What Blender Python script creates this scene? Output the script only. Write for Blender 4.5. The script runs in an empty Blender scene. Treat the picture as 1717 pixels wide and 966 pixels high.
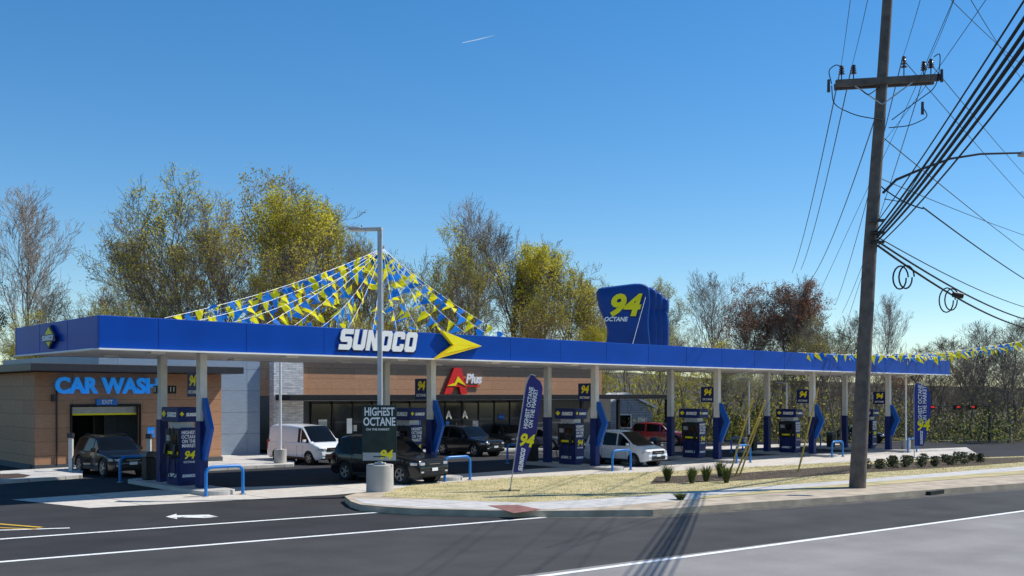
import bpy, math, random, bmesh
from mathutils import Vector, Matrix
from math import sin, cos, pi, radians
random.seed(11)
scene=bpy.context.scene
COL=scene.collection
F=1648.; CX=858.5; HY=661.; CAMZ=3.38
TH=radians(47.06)
U=Vector((sin(TH),cos(TH),0)); N=Vector((-cos(TH),sin(TH),0)); GA=pi/2-TH
SL=0.012
def G(x,y): return -SL*(x*U.x+y*U.y-15.3)
def P(t,w,z=None,rel=0):
    v=U*t+N*w; v.z=(G(v.x,v.y)+rel) if z is None else z
    return v
def gp(px,py,off=0.0):
    dx=(px-CX)/F; dz=-(py-HY)/F; q=dx*U.x+U.y
    s=(CAMZ-SL*15.3-off)/(-(dz+SL*q))
    return Vector((dx*s,s,CAMZ+dz*s))
def at(px,py,Z): return Vector(((px-CX)/F*Z,Z,CAMZ+(HY-py)/F*Z))
def online(px,w,z):
    K=w/cos(TH)*F; V=CX+F*math.tan(TH); Z=K/(V-px)
    return Vector(((px-CX)/F*Z,Z,z))
def T_of(px,w):
    p=online(px,w,0); return p.dot(U)

# ---------------------------------------------------------------- materials
def mat(name,c1,c2=None,scale=4,rough=.6,metal=0,bump=0,detail=6,coat=0,spec=.5,lo=.35,hi=.65,bscale=None,emit=0):
    m=bpy.data.materials.new(name); m.use_nodes=True; nt=m.node_tree; b=nt.nodes['Principled BSDF']
    if c2 is None: c2=tuple(min(1,c*.86) for c in c1)
    tc=nt.nodes.new('ShaderNodeTexCoord'); nz=nt.nodes.new('ShaderNodeTexNoise')
    nz.inputs['Scale'].default_value=scale; nz.inputs['Detail'].default_value=detail
    nt.links.new(tc.outputs['Object'],nz.inputs['Vector'])
    cr=nt.nodes.new('ShaderNodeValToRGB'); cr.color_ramp.elements[0].position=lo; cr.color_ramp.elements[1].position=hi
    cr.color_ramp.elements[0].color=(*c2,1); cr.color_ramp.elements[1].color=(*c1,1)
    nt.links.new(nz.outputs['Fac'],cr.inputs['Fac']); nt.links.new(cr.outputs['Color'],b.inputs['Base Color'])
    b.inputs['Roughness'].default_value=rough; b.inputs['Metallic'].default_value=metal
    b.inputs['Coat Weight'].default_value=coat; b.inputs['Specular IOR Level'].default_value=spec
    if emit:
        b.inputs['Emission Strength'].default_value=emit; nt.links.new(cr.outputs['Color'],b.inputs['Emission Color'])
    if bump:
        n2=nt.nodes.new('ShaderNodeTexNoise'); n2.inputs['Scale'].default_value=bscale or scale*4; n2.inputs['Detail'].default_value=4
        nt.links.new(tc.outputs['Object'],n2.inputs['Vector'])
        bp=nt.nodes.new('ShaderNodeBump'); bp.inputs['Strength'].default_value=bump; bp.inputs['Distance'].default_value=.02
        nt.links.new(n2.outputs['Fac'],bp.inputs['Height']); nt.links.new(bp.outputs['Normal'],b.inputs['Normal'])
    return m
def brickmat(name,c1,c2,mortar,bw,bh,ms,axes='xz',rough=.6,off=.5,bump=.3,noise=.25,spec=.4,coords='Object'):
    m=bpy.data.materials.new(name); m.use_nodes=True; nt=m.node_tree; b=nt.nodes['Principled BSDF']
    tc=nt.nodes.new('ShaderNodeTexCoord'); sp=nt.nodes.new('ShaderNodeSeparateXYZ'); cb=nt.nodes.new('ShaderNodeCombineXYZ')
    nt.links.new(tc.outputs[coords],sp.inputs[0])
    if axes=='xz':
        ad=nt.nodes.new('ShaderNodeMath'); ad.operation='ADD'
        nt.links.new(sp.outputs['X'],ad.inputs[0]); nt.links.new(sp.outputs['Y'],ad.inputs[1])
        nt.links.new(ad.outputs[0],cb.inputs['X']); nt.links.new(sp.outputs['Z'],cb.inputs['Y'])
    else:
        nt.links.new(sp.outputs['X'],cb.inputs['X']); nt.links.new(sp.outputs['Y'],cb.inputs['Y'])
    br=nt.nodes.new('ShaderNodeTexBrick'); nt.links.new(cb.outputs[0],br.inputs['Vector'])
    br.inputs['Color1'].default_value=(*c1,1); br.inputs['Color2'].default_value=(*c2,1); br.inputs['Mortar'].default_value=(*mortar,1)
    br.inputs['Scale'].default_value=1; br.inputs['Mortar Size'].default_value=ms; br.inputs['Brick Width'].default_value=bw; br.inputs['Row Height'].default_value=bh
    br.offset=off; br.inputs['Bias'].default_value=0
    nz=nt.nodes.new('ShaderNodeTexNoise'); nz.inputs['Scale'].default_value=3; nz.inputs['Detail'].default_value=6
    mp=nt.nodes.new('ShaderNodeMapping'); mp.inputs['Scale'].default_value=(1,1,5)
    nt.links.new(tc.outputs[coords],mp.inputs[0]); nt.links.new(mp.outputs[0],nz.inputs['Vector'])
    mr=nt.nodes.new('ShaderNodeMapRange'); mr.inputs[1].default_value=.25; mr.inputs[2].default_value=.75; mr.inputs[3].default_value=1-noise; mr.inputs[4].default_value=1+noise
    nt.links.new(nz.outputs['Fac'],mr.inputs[0])
    vm=nt.nodes.new('ShaderNodeVectorMath'); vm.operation='SCALE'; nt.links.new(br.outputs['Color'],vm.inputs[0]); nt.links.new(mr.outputs[0],vm.inputs['Scale'])
    nt.links.new(vm.outputs[0],b.inputs['Base Color'])
    b.inputs['Roughness'].default_value=rough; b.inputs['Specular IOR Level'].default_value=spec
    if bump:
        bp=nt.nodes.new('ShaderNodeBump'); bp.inputs['Strength'].default_value=bump; bp.inputs['Distance'].default_value=.02; bp.invert=True
        nt.links.new(br.outputs['Fac'],bp.inputs['Height']); nt.links.new(bp.outputs['Normal'],b.inputs['Normal'])
    return m
def leafmat(name,c1,c2,trans=.35,scale=.35):
    m=bpy.data.materials.new(name); m.use_nodes=True; nt=m.node_tree; b=nt.nodes['Principled BSDF']; out=nt.nodes['Material Output']
    tc=nt.nodes.new('ShaderNodeTexCoord'); nz=nt.nodes.new('ShaderNodeTexNoise'); nz.inputs['Scale'].default_value=scale; nz.inputs['Detail'].default_value=8; nz.inputs['Roughness'].default_value=.75
    nt.links.new(tc.outputs['Object'],nz.inputs['Vector'])
    cr=nt.nodes.new('ShaderNodeValToRGB'); cr.color_ramp.elements[0].position=.38; cr.color_ramp.elements[1].position=.62
    cr.color_ramp.elements[0].color=(*c2,1); cr.color_ramp.elements[1].color=(*c1,1)
    nt.links.new(nz.outputs['Fac'],cr.inputs['Fac']); nt.links.new(cr.outputs['Color'],b.inputs['Base Color']); b.inputs['Roughness'].default_value=.7; b.inputs['Specular IOR Level'].default_value=.2
    tr=nt.nodes.new('ShaderNodeBsdfTranslucent'); nt.links.new(cr.outputs['Color'],tr.inputs['Color'])
    mx=nt.nodes.new('ShaderNodeMixShader'); mx.inputs[0].default_value=trans
    nt.links.new(b.outputs[0],mx.inputs[1]); nt.links.new(tr.outputs[0],mx.inputs[2]); nt.links.new(mx.outputs[0],out.inputs['Surface'])
    return m
def asphalt(name,c,var,streak=.5):
    m=bpy.data.materials.new(name); m.use_nodes=True; nt=m.node_tree; b=nt.nodes['Principled BSDF']
    tc=nt.nodes.new('ShaderNodeTexCoord')
    mp=nt.nodes.new('ShaderNodeMapping'); mp.inputs['Scale'].default_value=(.05,.55,1)
    nt.links.new(tc.outputs['Object'],mp.inputs[0])
    n1=nt.nodes.new('ShaderNodeTexNoise'); n1.inputs['Scale'].default_value=1; n1.inputs['Detail'].default_value=5; nt.links.new(mp.outputs[0],n1.inputs['Vector'])
    n2=nt.nodes.new('ShaderNodeTexNoise'); n2.inputs['Scale'].default_value=22; n2.inputs['Detail'].default_value=8; n2.inputs['Roughness'].default_value=.8; nt.links.new(tc.outputs['Object'],n2.inputs['Vector'])
    n3=nt.nodes.new('ShaderNodeTexNoise'); n3.inputs['Scale'].default_value=.6; n3.inputs['Detail'].default_value=6; nt.links.new(tc.outputs['Object'],n3.inputs['Vector'])
    a=nt.nodes.new('ShaderNodeMath'); a.operation='MULTIPLY_ADD'; a.inputs[1].default_value=streak; nt.links.new(n1.outputs['Fac'],a.inputs[0]); nt.links.new(n3.outputs['Fac'],a.inputs[2])
    a2=nt.nodes.new('ShaderNodeMath'); a2.operation='MULTIPLY_ADD'; a2.inputs[1].default_value=.9; nt.links.new(n2.outputs['Fac'],a2.inputs[0]); nt.links.new(a.outputs[0],a2.inputs[2])
    mr=nt.nodes.new('ShaderNodeMapRange'); mr.inputs[1].default_value=.75; mr.inputs[2].default_value=1.65; mr.inputs[3].default_value=1-var; mr.inputs[4].default_value=1+var; nt.links.new(a2.outputs[0],mr.inputs[0])
    vm=nt.nodes.new('ShaderNodeVectorMath'); vm.operation='SCALE'; vm.inputs[0].default_value=c; nt.links.new(mr.outputs[0],vm.inputs['Scale'])
    nt.links.new(vm.outputs[0],b.inputs['Base Color']); b.inputs['Roughness'].default_value=.9; b.inputs['Specular IOR Level'].default_value=.15
    bp=nt.nodes.new('ShaderNodeBump'); bp.inputs['Strength'].default_value=.25; bp.inputs['Distance'].default_value=.01; nt.links.new(n2.outputs['Fac'],bp.inputs['Height']); nt.links.new(bp.outputs['Normal'],b.inputs['Normal'])
    return m

M={}
M['blue']=mat('canopy_blue',(.004,.068,.40),(.0035,.058,.34),.6,.38,spec=.12,bump=.2,bscale=.9)
M['seam']=mat('seam_blue',(.004,.03,.18),None,2,.6,spec=.1)
M['navy']=mat('navy_panel',(.010,.024,.13),(.008,.019,.10),3,.45,spec=.25)
M['arrow']=mat('arrow_blue',(.008,.10,.42),(.007,.085,.36),2,.4,spec=.25)
M['hoop']=mat('hoop_blue',(.01,.20,.60),None,3,.35)
M['soffit']=brickmat('soffit_panels',(.80,.77,.72),(.77,.74,.69),(.40,.38,.36),6,.42,.012,'xy',.5,0,.2,.05)
M['white']=mat('white_paint',(.88,.88,.86),(.82,.82,.8),2,.45)
M['column']=mat('column_beige',(.66,.65,.62),(.59,.58,.55),3,.5)
M['black']=mat('black_plastic',(.018,.018,.02),(.012,.012,.013),5,.45,spec=.3)
M['dark']=mat('dark_metal',(.05,.05,.055),None,4,.4,.3)
M['steel']=mat('grey_steel',(.45,.46,.47),(.38,.39,.4),4,.4,.5)
M['lpsteel']=mat('painted_light_pole',(.56,.56,.55),(.50,.50,.49),4,.5)
M['yellow']=mat('yellow_plastic',(1.0,.84,.02),(.97,.79,.015),2,.45,spec=.2)
M['orange']=mat('arrow_shade_orange',(.98,.66,.01),None,2,.45,spec=.2)  # deeper yellow standing for the arrow's shadow side
M['lblue']=mat('letter_blue',(.01,.28,.90),None,2,.35,emit=.35)
M['red']=mat('sign_red',(.85,.02,.015),None,2,.4)
M['redpaint']=mat('red_paint',(.26,.01,.012),None,2,.25,coat=.6)
M['bpaint']=mat('black_car_paint',(.009,.010,.013),(.008,.009,.011),1,.18,coat=.4,spec=.35)
M['gpaint']=mat('grey_car_paint',(.16,.17,.18),None,1,.3,.4,coat=.5)
M['dpaint']=mat('dark_grey_car_paint',(.04,.045,.05),None,1,.3,.3,coat=.4)
M['wpaint']=mat('white_car_paint',(.82,.82,.82),(.79,.79,.80),1,.25,coat=.6)
M['glass']=mat('dark_glass',(.006,.007,.008),None,1,.05,spec=.18)
M['shopglass']=mat('shop_glass',(.045,.052,.058),(.015,.018,.02),.7,.07,spec=.6)
M['rubber']=mat('tyre_rubber',(.02,.02,.02),None,8,.85)
M['rim']=mat('alloy_rim',(.42,.42,.43),None,4,.3,.8)
M['lamp']=mat('headlamp_lens',(.7,.72,.74),None,3,.1,.3,coat=1)
M['tail']=mat('tail_lamp_red',(.35,.01,.01),None,3,.2)
M['wood']=brickmat('brown_wood_panels',(.52,.275,.155),(.46,.24,.13),(.22,.115,.065),3.2,.62,.010,'xz',.6,.5,.2,.16,.25)
M['stone']=brickmat('ledger_stone',(.66,.65,.64),(.48,.48,.49),(.2,.2,.2),.5,.1,.006,'xz',.85,.5,.6,.3)
M['bluegrey']=brickmat('blue_grey_panels',(.26,.33,.40),(.24,.30,.375),(.10,.12,.16),2.4,1.2,.012,'xz',.4,0,.2,.1)
M['darkgrey']=mat('dark_grey_stucco',(.10,.105,.11),(.085,.09,.095),3,.7,bump=.1)
M['concrete']=mat('concrete',(.52,.49,.45),(.42,.40,.365),1.2,.85,bump=.15,bscale=30)
M['pad']=brickmat('concrete_slabs',(.60,.545,.48),(.55,.50,.44),(.25,.23,.21),4,4,.03,'xy',.85,0,.1,.15)
M['walk']=brickmat('sidewalk_slabs',(.56,.53,.49),(.51,.485,.45),(.25,.235,.22),1.5,1.5,.02,'xy',.85,0,.1,.18)
M['kerb']=mat('kerb_concrete',(.54,.44,.32),(.36,.29,.21),1.6,.9,bump=.3,bscale=20)
M['gutter']=mat('gutter_dark',(.12,.105,.085),(.06,.055,.05),3,.95,bump=.3,bscale=20)  # darker mottled tone for the strip along the kerb foot
M['tactile']=brickmat('red_paving',(.34,.15,.12),(.29,.12,.10),(.15,.08,.06),.3,.3,.02,'xy',.8,0,.3,.2)
M['asphalt']=asphalt('dark_asphalt',(.041,.040,.042),.38)
M['oldroad']=asphalt('worn_asphalt',(.25,.232,.218),.28,.8)
M['midroad']=asphalt('grey_asphalt',(.056,.054,.053),.45,.9)
M['marking']=mat('road_paint_white',(.85,.84,.8),(.50,.50,.48),9,.7,lo=.25,hi=.45)
M['ymarking']=mat('road_paint_yellow',(.70,.43,.03),(.45,.28,.03),9,.7,lo=.2,hi=.42)
M['wornmark']=mat('worn_road_paint',(.75,.74,.7),(.12,.12,.12),3,.7,lo=.33,hi=.45)
M['drygrass']=mat('dry_grass',(.54,.44,.23),(.34,.30,.13),1.1,.95,bump=.4,detail=10,bscale=40,lo=.32,hi=.6)
M['grass']=mat('rough_grass',(.14,.13,.04),(.09,.075,.035),.5,.95,bump=.6,detail=12,bscale=10)
M['mulch']=mat('mulch',(.085,.05,.035),(.045,.028,.02),6,.95,bump=.8)
M['bark']=mat('bark',(.26,.205,.155),(.15,.12,.095),3,.9)
M['palebark']=mat('pale_bark',(.42,.36,.30),(.27,.23,.19),3,.9)
M['polewood']=mat('weathered_pole_wood',(.17,.135,.11),(.095,.078,.066),3,.85,bump=.5,bscale=20)
M['wire']=mat('wire_black',(.012,.012,.013),None,3,.6,spec=.2)
M['thinwire']=mat('wire_grey',(.06,.06,.065),None,3,.6)
M['porcelain']=mat('insulator_glaze',(.06,.035,.03),None,3,.2)
M['lyg']=leafmat('leaves_yellow_green',(.70,.62,.07),(.44,.41,.05),.5)
M['lyg2']=leafmat('leaves_olive_buds',(.52,.45,.11),(.33,.28,.075),.5)
M['lgreen']=leafmat('leaves_green',(.16,.19,.045),(.06,.08,.028))
M['lred']=leafmat('leaves_red_brown',(.40,.18,.09),(.23,.105,.06),.4)
M['lpale']=leafmat('leaves_pale_green',(.52,.52,.30),(.36,.37,.17),.45)
M['ldark']=leafmat('needles_dark_green',(.05,.08,.03),(.022,.04,.017))
M['lshrub']=leafmat('shrub_leaves',(.07,.09,.03),(.035,.048,.016),scale=2)
M['lbrown']=leafmat('brown_thicket',(.20,.155,.10),(.11,.09,.06),scale=.2)
M['ornamental']=leafmat('ornamental_grass',(.13,.16,.045),(.06,.08,.025),scale=3)
M['flagnavy']=mat('banner_navy',(.036,.032,.20),(.030,.027,.165),2,.7)
M['flagblue']=mat('banner_blue',(.033,.05,.30),(.028,.042,.25),2,.7)
M['siding']=brickmat('grey_siding',(.36,.42,.48),(.33,.39,.45),(.16,.18,.21),9,.2,.02,'xz',.6,0,.3,.1)
M['poster']=mat('poster_dark_green',(.022,.035,.033),(.035,.055,.048),2,.4,spec=.2)
M['guard']=mat('guard_yellow',(.66,.46,.08),(.54,.37,.06),3,.6)
M['signalred']=mat('signal_red',(.6,.02,.01),None,3,.4,emit=1.0)
M['pennY']=leafmat('pennant_yellow',(.98,.87,.02),(.94,.80,.02),.45,1)
M['pennB']=leafmat('pennant_blue',(.02,.23,.76),(.015,.19,.66),.45,1)
M['inflate']=mat('inflatable_blue',(.005,.058,.27),(.004,.046,.22),1.2,.42,bump=.25,bscale=2,spec=.3)
M['fixture']=mat('light_fixture',(.85,.85,.8),None,3,.4)
M['contrail']=mat('contrail_glow',(.62,.80,1.0),(.56,.74,.96),1,.9,emit=.55)  # emission stands in for sunlight on the vapour trail
M['blades']=leafmat('grass_blades',(.54,.46,.21),(.36,.33,.12),.3,.6)

# ---------------------------------------------------------------- builders
class MB:
    def __init__(s): s.v=[]; s.f=[]; s.m=[]
    def add(s,vs,fs,mi=0):
        o=len(s.v); s.v+= [tuple(v) for v in vs]; s.f+=[tuple(i+o for i in f) for f in fs]; s.m+=[mi]*len(fs); return s
    def box(s,c,d,mi=0,rz=0,rx=0,ry=0):
        h=[x/2 for x in d]; R=Matrix.Rotation(rz,3,'Z')@Matrix.Rotation(ry,3,'Y')@Matrix.Rotation(rx,3,'X'); c=Vector(c)
        vs=[c+R@Vector((sx*h[0],sy*h[1],sz*h[2])) for sx in(-1,1) for sy in(-1,1) for sz in(-1,1)]
        return s.add(vs,[(0,1,3,2),(4,6,7,5),(0,4,5,1),(2,3,7,6),(0,2,6,4),(1,5,7,3)],mi)
    def cyl(s,p0,p1,r0,r1=None,n=12,mi=0,cap=True):
        return s.tube([p0,p1],[r0,r0 if r1 is None else r1],n,mi,cap)
    def tube(s,pts,rad,n=8,mi=0,cap=True):
        pts=[Vector(p) for p in pts]; 
        if not hasattr(rad,'__len__'): rad=[rad]*len(pts)
        vs=[];ref=None
        for i,p in enumerate(pts):
            d=(pts[min(i+1,len(pts)-1)]-pts[max(i-1,0)])
            if d.length<1e-9: d=Vector((0,0,1))
            d.normalize()
            if ref is None: ref=Vector((1,0,0)) if abs(d.x)<.8 else Vector((0,1,0))
            a=(ref-d*ref.dot(d)); 
            if a.length<1e-4: a=d.orthogonal()
            a.normalize(); ref=a; b=d.cross(a)
            for k in range(n):
                an=2*pi*k/n; vs.append(p+(a*cos(an)+b*sin(an))*rad[i])
        fs=[(i*n+k,i*n+(k+1)%n,(i+1)*n+(k+1)%n,(i+1)*n+k) for i in range(len(pts)-1) for k in range(n)]
        if cap: fs+=[tuple(range(n-1,-1,-1)),tuple((len(pts)-1)*n+k for k in range(n))]
        return s.add(vs,fs,mi)
    def prism(s,pts,a,b,plane='xz',mi=0):
        def m3(p,e): 
            return {'xz':(p[0],e,p[1]),'xy':(p[0],p[1],e),'yz':(e,p[0],p[1])}[plane]
        n=len(pts); vs=[m3(p,a) for p in pts]+[m3(p,b) for p in pts]
        return s.add(vs,[tuple(range(n)),tuple(range(2*n-1,n-1,-1))]+[(i,i+n,(i+1)%n+n,(i+1)%n) for i in range(n)],mi)
    def obj(s,name,mats,parent=None,loc=(0,0,0),rot=(0,0,0),smooth=False,bevel=0,seg=2,fix=True,ang=40,**kw):
        me=bpy.data.meshes.new(name); me.from_pydata(s.v,[],s.f)
        if not isinstance(mats,(list,tuple)): mats=[mats]
        for m in mats: me.materials.append(m)
        me.polygons.foreach_set('material_index',s.m)
        if fix:
            bm=bmesh.new(); bm.from_mesh(me); bmesh.ops.recalc_face_normals(bm,faces=bm.faces); bm.to_mesh(me); bm.free()
        if smooth: 
            me.polygons.foreach_set('use_smooth',[True]*len(me.polygons))
            try: me.set_sharp_from_angle(angle=radians(ang))
            except Exception: pass
        o=bpy.data.objects.new(name,me); COL.objects.link(o); o.location=loc; o.rotation_euler=rot
        if parent: o.parent=parent
        if bevel:
            b=o.modifiers.new('bevel','BEVEL'); b.width=bevel; b.segments=seg; b.limit_method='ANGLE'; b.angle_limit=radians(35)
        for k,v in kw.items(): o[k]=v
        return o
def top(name,label,cat,loc,rz=0,group=None):
    e=bpy.data.objects.new(name,None); COL.objects.link(e); e.location=loc; e.rotation_euler=(0,0,rz); e.empty_display_size=.3
    e['label']=label; e['category']=cat
    if group: e['group']=group
    return e
_tc={}
def facerot(face): return {'n':(pi/2,0,0),'u':(pi/2,0,-pi/2)}.get(face,face)
def text(parent,s,size,m,loc,face='n',ext=.02,shear=0,off=0,sx=1,name='lettering',align='CENTER'):
    key=(s,size,ext,shear,off,align)
    if key not in _tc:
        c=bpy.data.curves.new('t','FONT'); c.body=s; c.size=size; c.extrude=ext; c.shear=shear; c.offset=off; c.align_x=align; c.align_y='CENTER'; c.resolution_u=3; c.space_line=.85
        o=bpy.data.objects.new('t',c); COL.objects.link(o); dg=bpy.context.evaluated_depsgraph_get(); dg.update()
        _tc[key]=bpy.data.meshes.new_from_object(o.evaluated_get(dg)); bpy.data.objects.remove(o)
    me=_tc[key].copy(); me.materials.clear(); me.materials.append(m)
    o=bpy.data.objects.new(name,me); COL.objects.link(o); o.parent=parent; o.location=loc; o.scale=(sx,1,1)
    o.rotation_euler=facerot(face)
    return o
GLY={'S':[(.13,1),(.90,1),(.90,.75),(.31,.75),(.31,.63),(.77,.63),(.90,.50),(.90,.13),(.77,0),(0,0),(0,.25),(.59,.25),(.59,.37),(.13,.37),(0,.50),(0,.87)],
'U':[(0,1),(0,.13),(.13,0),(.77,0),(.90,.13),(.90,1),(.59,1),(.59,.27),(.31,.27),(.31,1)],
'N':[(0,0),(0,1),(.30,1),(.60,.50),(.60,1),(.90,1),(.90,0),(.60,0),(.30,.50),(.30,0)],
'C':[(.13,0),(.77,0),(.90,.13),(.90,.38),(.59,.38),(.59,.27),(.31,.27),(.31,.73),(.59,.73),(.59,.62),(.90,.62),(.90,.87),(.77,1),(.13,1),(0,.87),(0,.13)]}
OO=[(.13,0),(.77,0),(.90,.13),(.90,.87),(.77,1),(.13,1),(0,.87),(0,.13)]; OI=[(.31,.27),(.59,.27),(.59,.27),(.59,.73),(.59,.73),(.31,.73),(.31,.73),(.31,.27)]
def glyph_poly(m,pts,d):
    from mathutils.geometry import tessellate_polygon
    n=len(pts); tri=tessellate_polygon([[Vector((p[0],p[1],0)) for p in pts]])
    vs=[(p[0],p[1],0) for p in pts]+[(p[0],p[1],d) for p in pts]
    m.add(vs,[tuple(t) for t in tri]+[tuple(i+n for i in reversed(t)) for t in tri]+[(i,(i+1)%n,(i+1)%n+n,i+n) for i in range(n)])
def wordmark(parent,h,width,m_,loc,face='n',d=.03,shear=.26,grow=0,name='lettering'):
    m=MB(); x=0
    for ch in 'SUNOCO':
        tr=lambda p:((x+p[0]*1.0+p[1]*shear),p[1])
        if ch=='O':
            a=[tr(p) for p in OO]; b=[tr(p) for p in OI]; n=8
            vs=[(p[0],p[1],z) for z in (0,d) for p in a]+[(p[0],p[1],z) for z in (0,d) for p in b]
            fs=[]
            for i in range(n):
                j=(i+1)%n; fs+=[(i,j,16+j,16+i),(8+i,24+i,24+j,8+j),(i,8+i,8+j,j),(16+i,16+j,24+j,24+i)]
            m.add(vs,fs)
        else: glyph_poly(m,[tr(p) for p in GLY[ch]],d)
        x+=1.0
    tot=x-.1+shear; sx=width/tot
    vs=[((v[0]-tot/2)*sx,(v[1]-.5)*h,v[2]) for v in m.v]
    if grow: vs=[(v[0]*(1+grow*2/width),v[1]*(1+grow*2/h),v[2]) for v in vs]
    m.v=vs
    return m.obj(name,m_,parent,loc=loc,rot=facerot(face),fix=False)
def copytree(src,loc,rz,scale=None):
    def cp(o,par):
        c=o.copy(); COL.objects.link(c)
        if par: c.parent=par
        for ch in list(o.children): cp(ch,c)
        return c
    c=cp(src,None); c.location=loc; c.rotation_euler=(0,0,rz)
    if scale: c.scale=scale
    return c

# ---------------------------------------------------------------- setting: ground sheets
def sheet(name,pts,m,off,kind='structure',skirt=0,rot=True):
    R=Matrix.Rotation(-GA,3,'Z')
    vs=[R@Vector((p[0],p[1],G(p[0],p[1])+off)) for p in pts]
    me=MB(); n=len(vs)
    if skirt:
        lo=[v-Vector((0,0,skirt)) for v in vs]
        me.add(vs+lo,[tuple(range(n))]+[(i,(i+1)%n,(i+1)%n+n,i+n) for i in range(n)])
    else: me.add(vs,[tuple(range(n))])
    o=me.obj(name,m,rot=(0,0,GA)); 
    if not skirt:
        if o.data.polygons[0].normal.z<0: o.data.flip_normals()
    o['kind']=kind
    return o
def pxs(l,off=0): return [gp(x,y,off) for x,y in l]
sheet('ground',[(-700,-300),(900,-300),(900,900),(-700,900)],M['grass'],-.02)
sheet('parking_lot',[P(-80,-40),P(170,-40),P(170,20),P(100,37),P(76,42),P(70,66),P(-60,66)],M['asphalt'],0)
def line_px(x0,y0,x1,y1,x): return y0+(y1-y0)*(x-x0)/(x1-x0)
roadL=gp(600,line_px(915,960,1717,857,600)); roadR=gp(2300,line_px(915,960,1717,857,2300))
d=(roadR-roadL).normalized(); nn=Vector((d.y,-d.x,0))
A=roadL-d*90; B=roadR+d*60
sheet('road',[A,B,B+nn*14,A+nn*14],M['oldroad'],.004)
kb=[(905,868),(1095,866),(1260,853),(1420,842),(1560,830),(1717,818),(2100,790)]
l1=gp(-60,948); l1d=(gp(915,868)-l1).normalized()
sheet('road',pxs(kb)+[roadR+d*20,roadL-d*25,l1-l1d*22],M['midroad'],.006)
sheet('gutter',pxs([(900,869)]+[(x,y+4) for x,y in kb[1:]]+[(x,y-4) for x,y in reversed(kb[1:])]+[(900,860)]),M['gutter'],.0085)
sheet('forecourt_paving',pxs([(20,838),(250,822),(600,811),(700,800),(900,786),(1200,768),(1420,758),(1620,750),(1640,762),(1420,778),(1100,796),(860,808),(650,822),(560,830),(150,852)]),M['pad'],.004)
sheet('forecourt_paving',[P(58,40.5),P(75,40),P(75,43),P(58,44)],M['pad'],.004)
verge=[(578,842),(588,851),(605,857),(650,861),(700,864),(820,867)]+kb+[(2100,768),(1717,774),(1420,784),(1100,801),(860,812),(680,826),(600,836)]
KH=.19
sheet('kerb',pxs(verge),M['kerb'],KH,skirt=KH+.05)
sheet('pavement',pxs([(592,836),(612,845),(700,851),(870,856),(1000,851),(1095,843),(1255,830),(1430,816),(1717,790),(2000,769),(2000,757),(1717,772),(1430,794),(1255,808),(1060,822),(700,838)],KH),M['walk'],KH+.004)
sheet('lawn',pxs([(640,833),(760,839),(875,843),(1000,837),(1085,831),(1250,818),(1430,805),(1717,782),(2060,760),(2060,754),(1717,765),(1420,775),(1100,791),(860,801),(690,814),(650,824)],KH),M['drygrass'],KH+.008)
sheet('lawn',pxs([(1170,837),(1255,830),(1430,817),(1717,795),(2060,770),(2060,764),(1717,789),(1430,811),(1180,832)],KH),M['drygrass'],KH+.012)
sheet('planting_bed',pxs([(1090,812),(1250,806),(1420,795),(1640,781),(1717,775),(1717,767),(1640,769),(1420,781),(1250,793),(1100,800)],KH),M['mulch'],KH+.012)
sheet('tactile_paving',pxs([(818,848),(868,847),(908,855),(862,861)],KH),M['tactile'],KH+.010)
sheet('pavement',pxs([(0,812),(138,802),(140,790),(118,788),(0,795)]),M['walk'],.13,skirt=.15)
sheet('planting_bed',pxs([(0,804),(40,801),(52,797),(30,794),(0,795)],.13),M['mulch'],.136)
sheet('pavement',pxs([(258,795),(345,790),(460,784),(492,783),(496,772),(470,768),(370,768),(262,782)]),M['walk'],.13,skirt=.15)
sheet('pavement',[P(24,46.6),P(63,46.6),P(63,50.5),P(24,50.5)],M['walk'],.134,skirt=.15)
def stripe(p0,p1,w,m='marking',off=.011,name='road_marking'):
    a=gp(*p0); b=gp(*p1); dd=(b-a); dd.z=0; dd.normalize(); q=Vector((-dd.y,dd.x,0))*w/2
    return sheet(name,[a-q,b-q,b+q,a+q],M[m],off)
stripe((-60,948),(915,868),.17); stripe((-60,909),(660,858),.17)
stripe((880,971),(2300,778),.17)
stripe((-40,891),(117,886),.14); stripe((-40,876),(70,885),.13,'ymarking'); stripe((-40,884),(60,888),.1,'ymarking',.012)
sheet('road_marking',pxs([(278,867),(296,862),(296,864.5),(350,863.5),(366,867),(345,869),(297,868),(297,871)]),M['wornmark'],.009)
for k in range(9):
    t0=26+k*2.9
    a=P(t0,43.2);b=P(t0,46.4); sheet('road_marking',[a,a+U*.1,b+U*.1,b],M['marking'],.009)
a=gp(1570,829); o=MB().box((0,0,0),(1.5,.35,.14)).obj('storm_drain',M['black'],loc=(a.x,a.y+.1,a.z+.08),rot=(0,0,GA)); o['kind']='structure'
hm=MB(); vs=[];fs=[]; nx=120; ny=8
for j in range(ny):
    for i in range(nx):
        t=-110+i*4.5; w=[84,96,108,120,132,144,156,170][j] if t<90 else [40,52,64,80,96,120,150,170][j]
        v=P(t,w,0)
        h=[-1,1.0,2.5,4.2,5.5,6.5,7,7][j]*(1+.25*sin(i*.37)+.15*sin(i*.9+1))
        v.z=G(v.x,v.y)*.8+h-.5+random.uniform(-.5,.5); vs.append(v)
for j in range(ny-1):
    for i in range(nx-1): a=j*nx+i; fs.append((a,a+1,a+nx+1,a+nx))
hm.add(vs,fs); o=hm.obj('backing_hill',mat('backing_slope',(.10,.082,.045),(.035,.033,.02),.6,.95,detail=12,bump=1,bscale=2),smooth=True); o['kind']='structure'  # added opaque backing behind the trees, blocks the bright horizon sky

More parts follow.
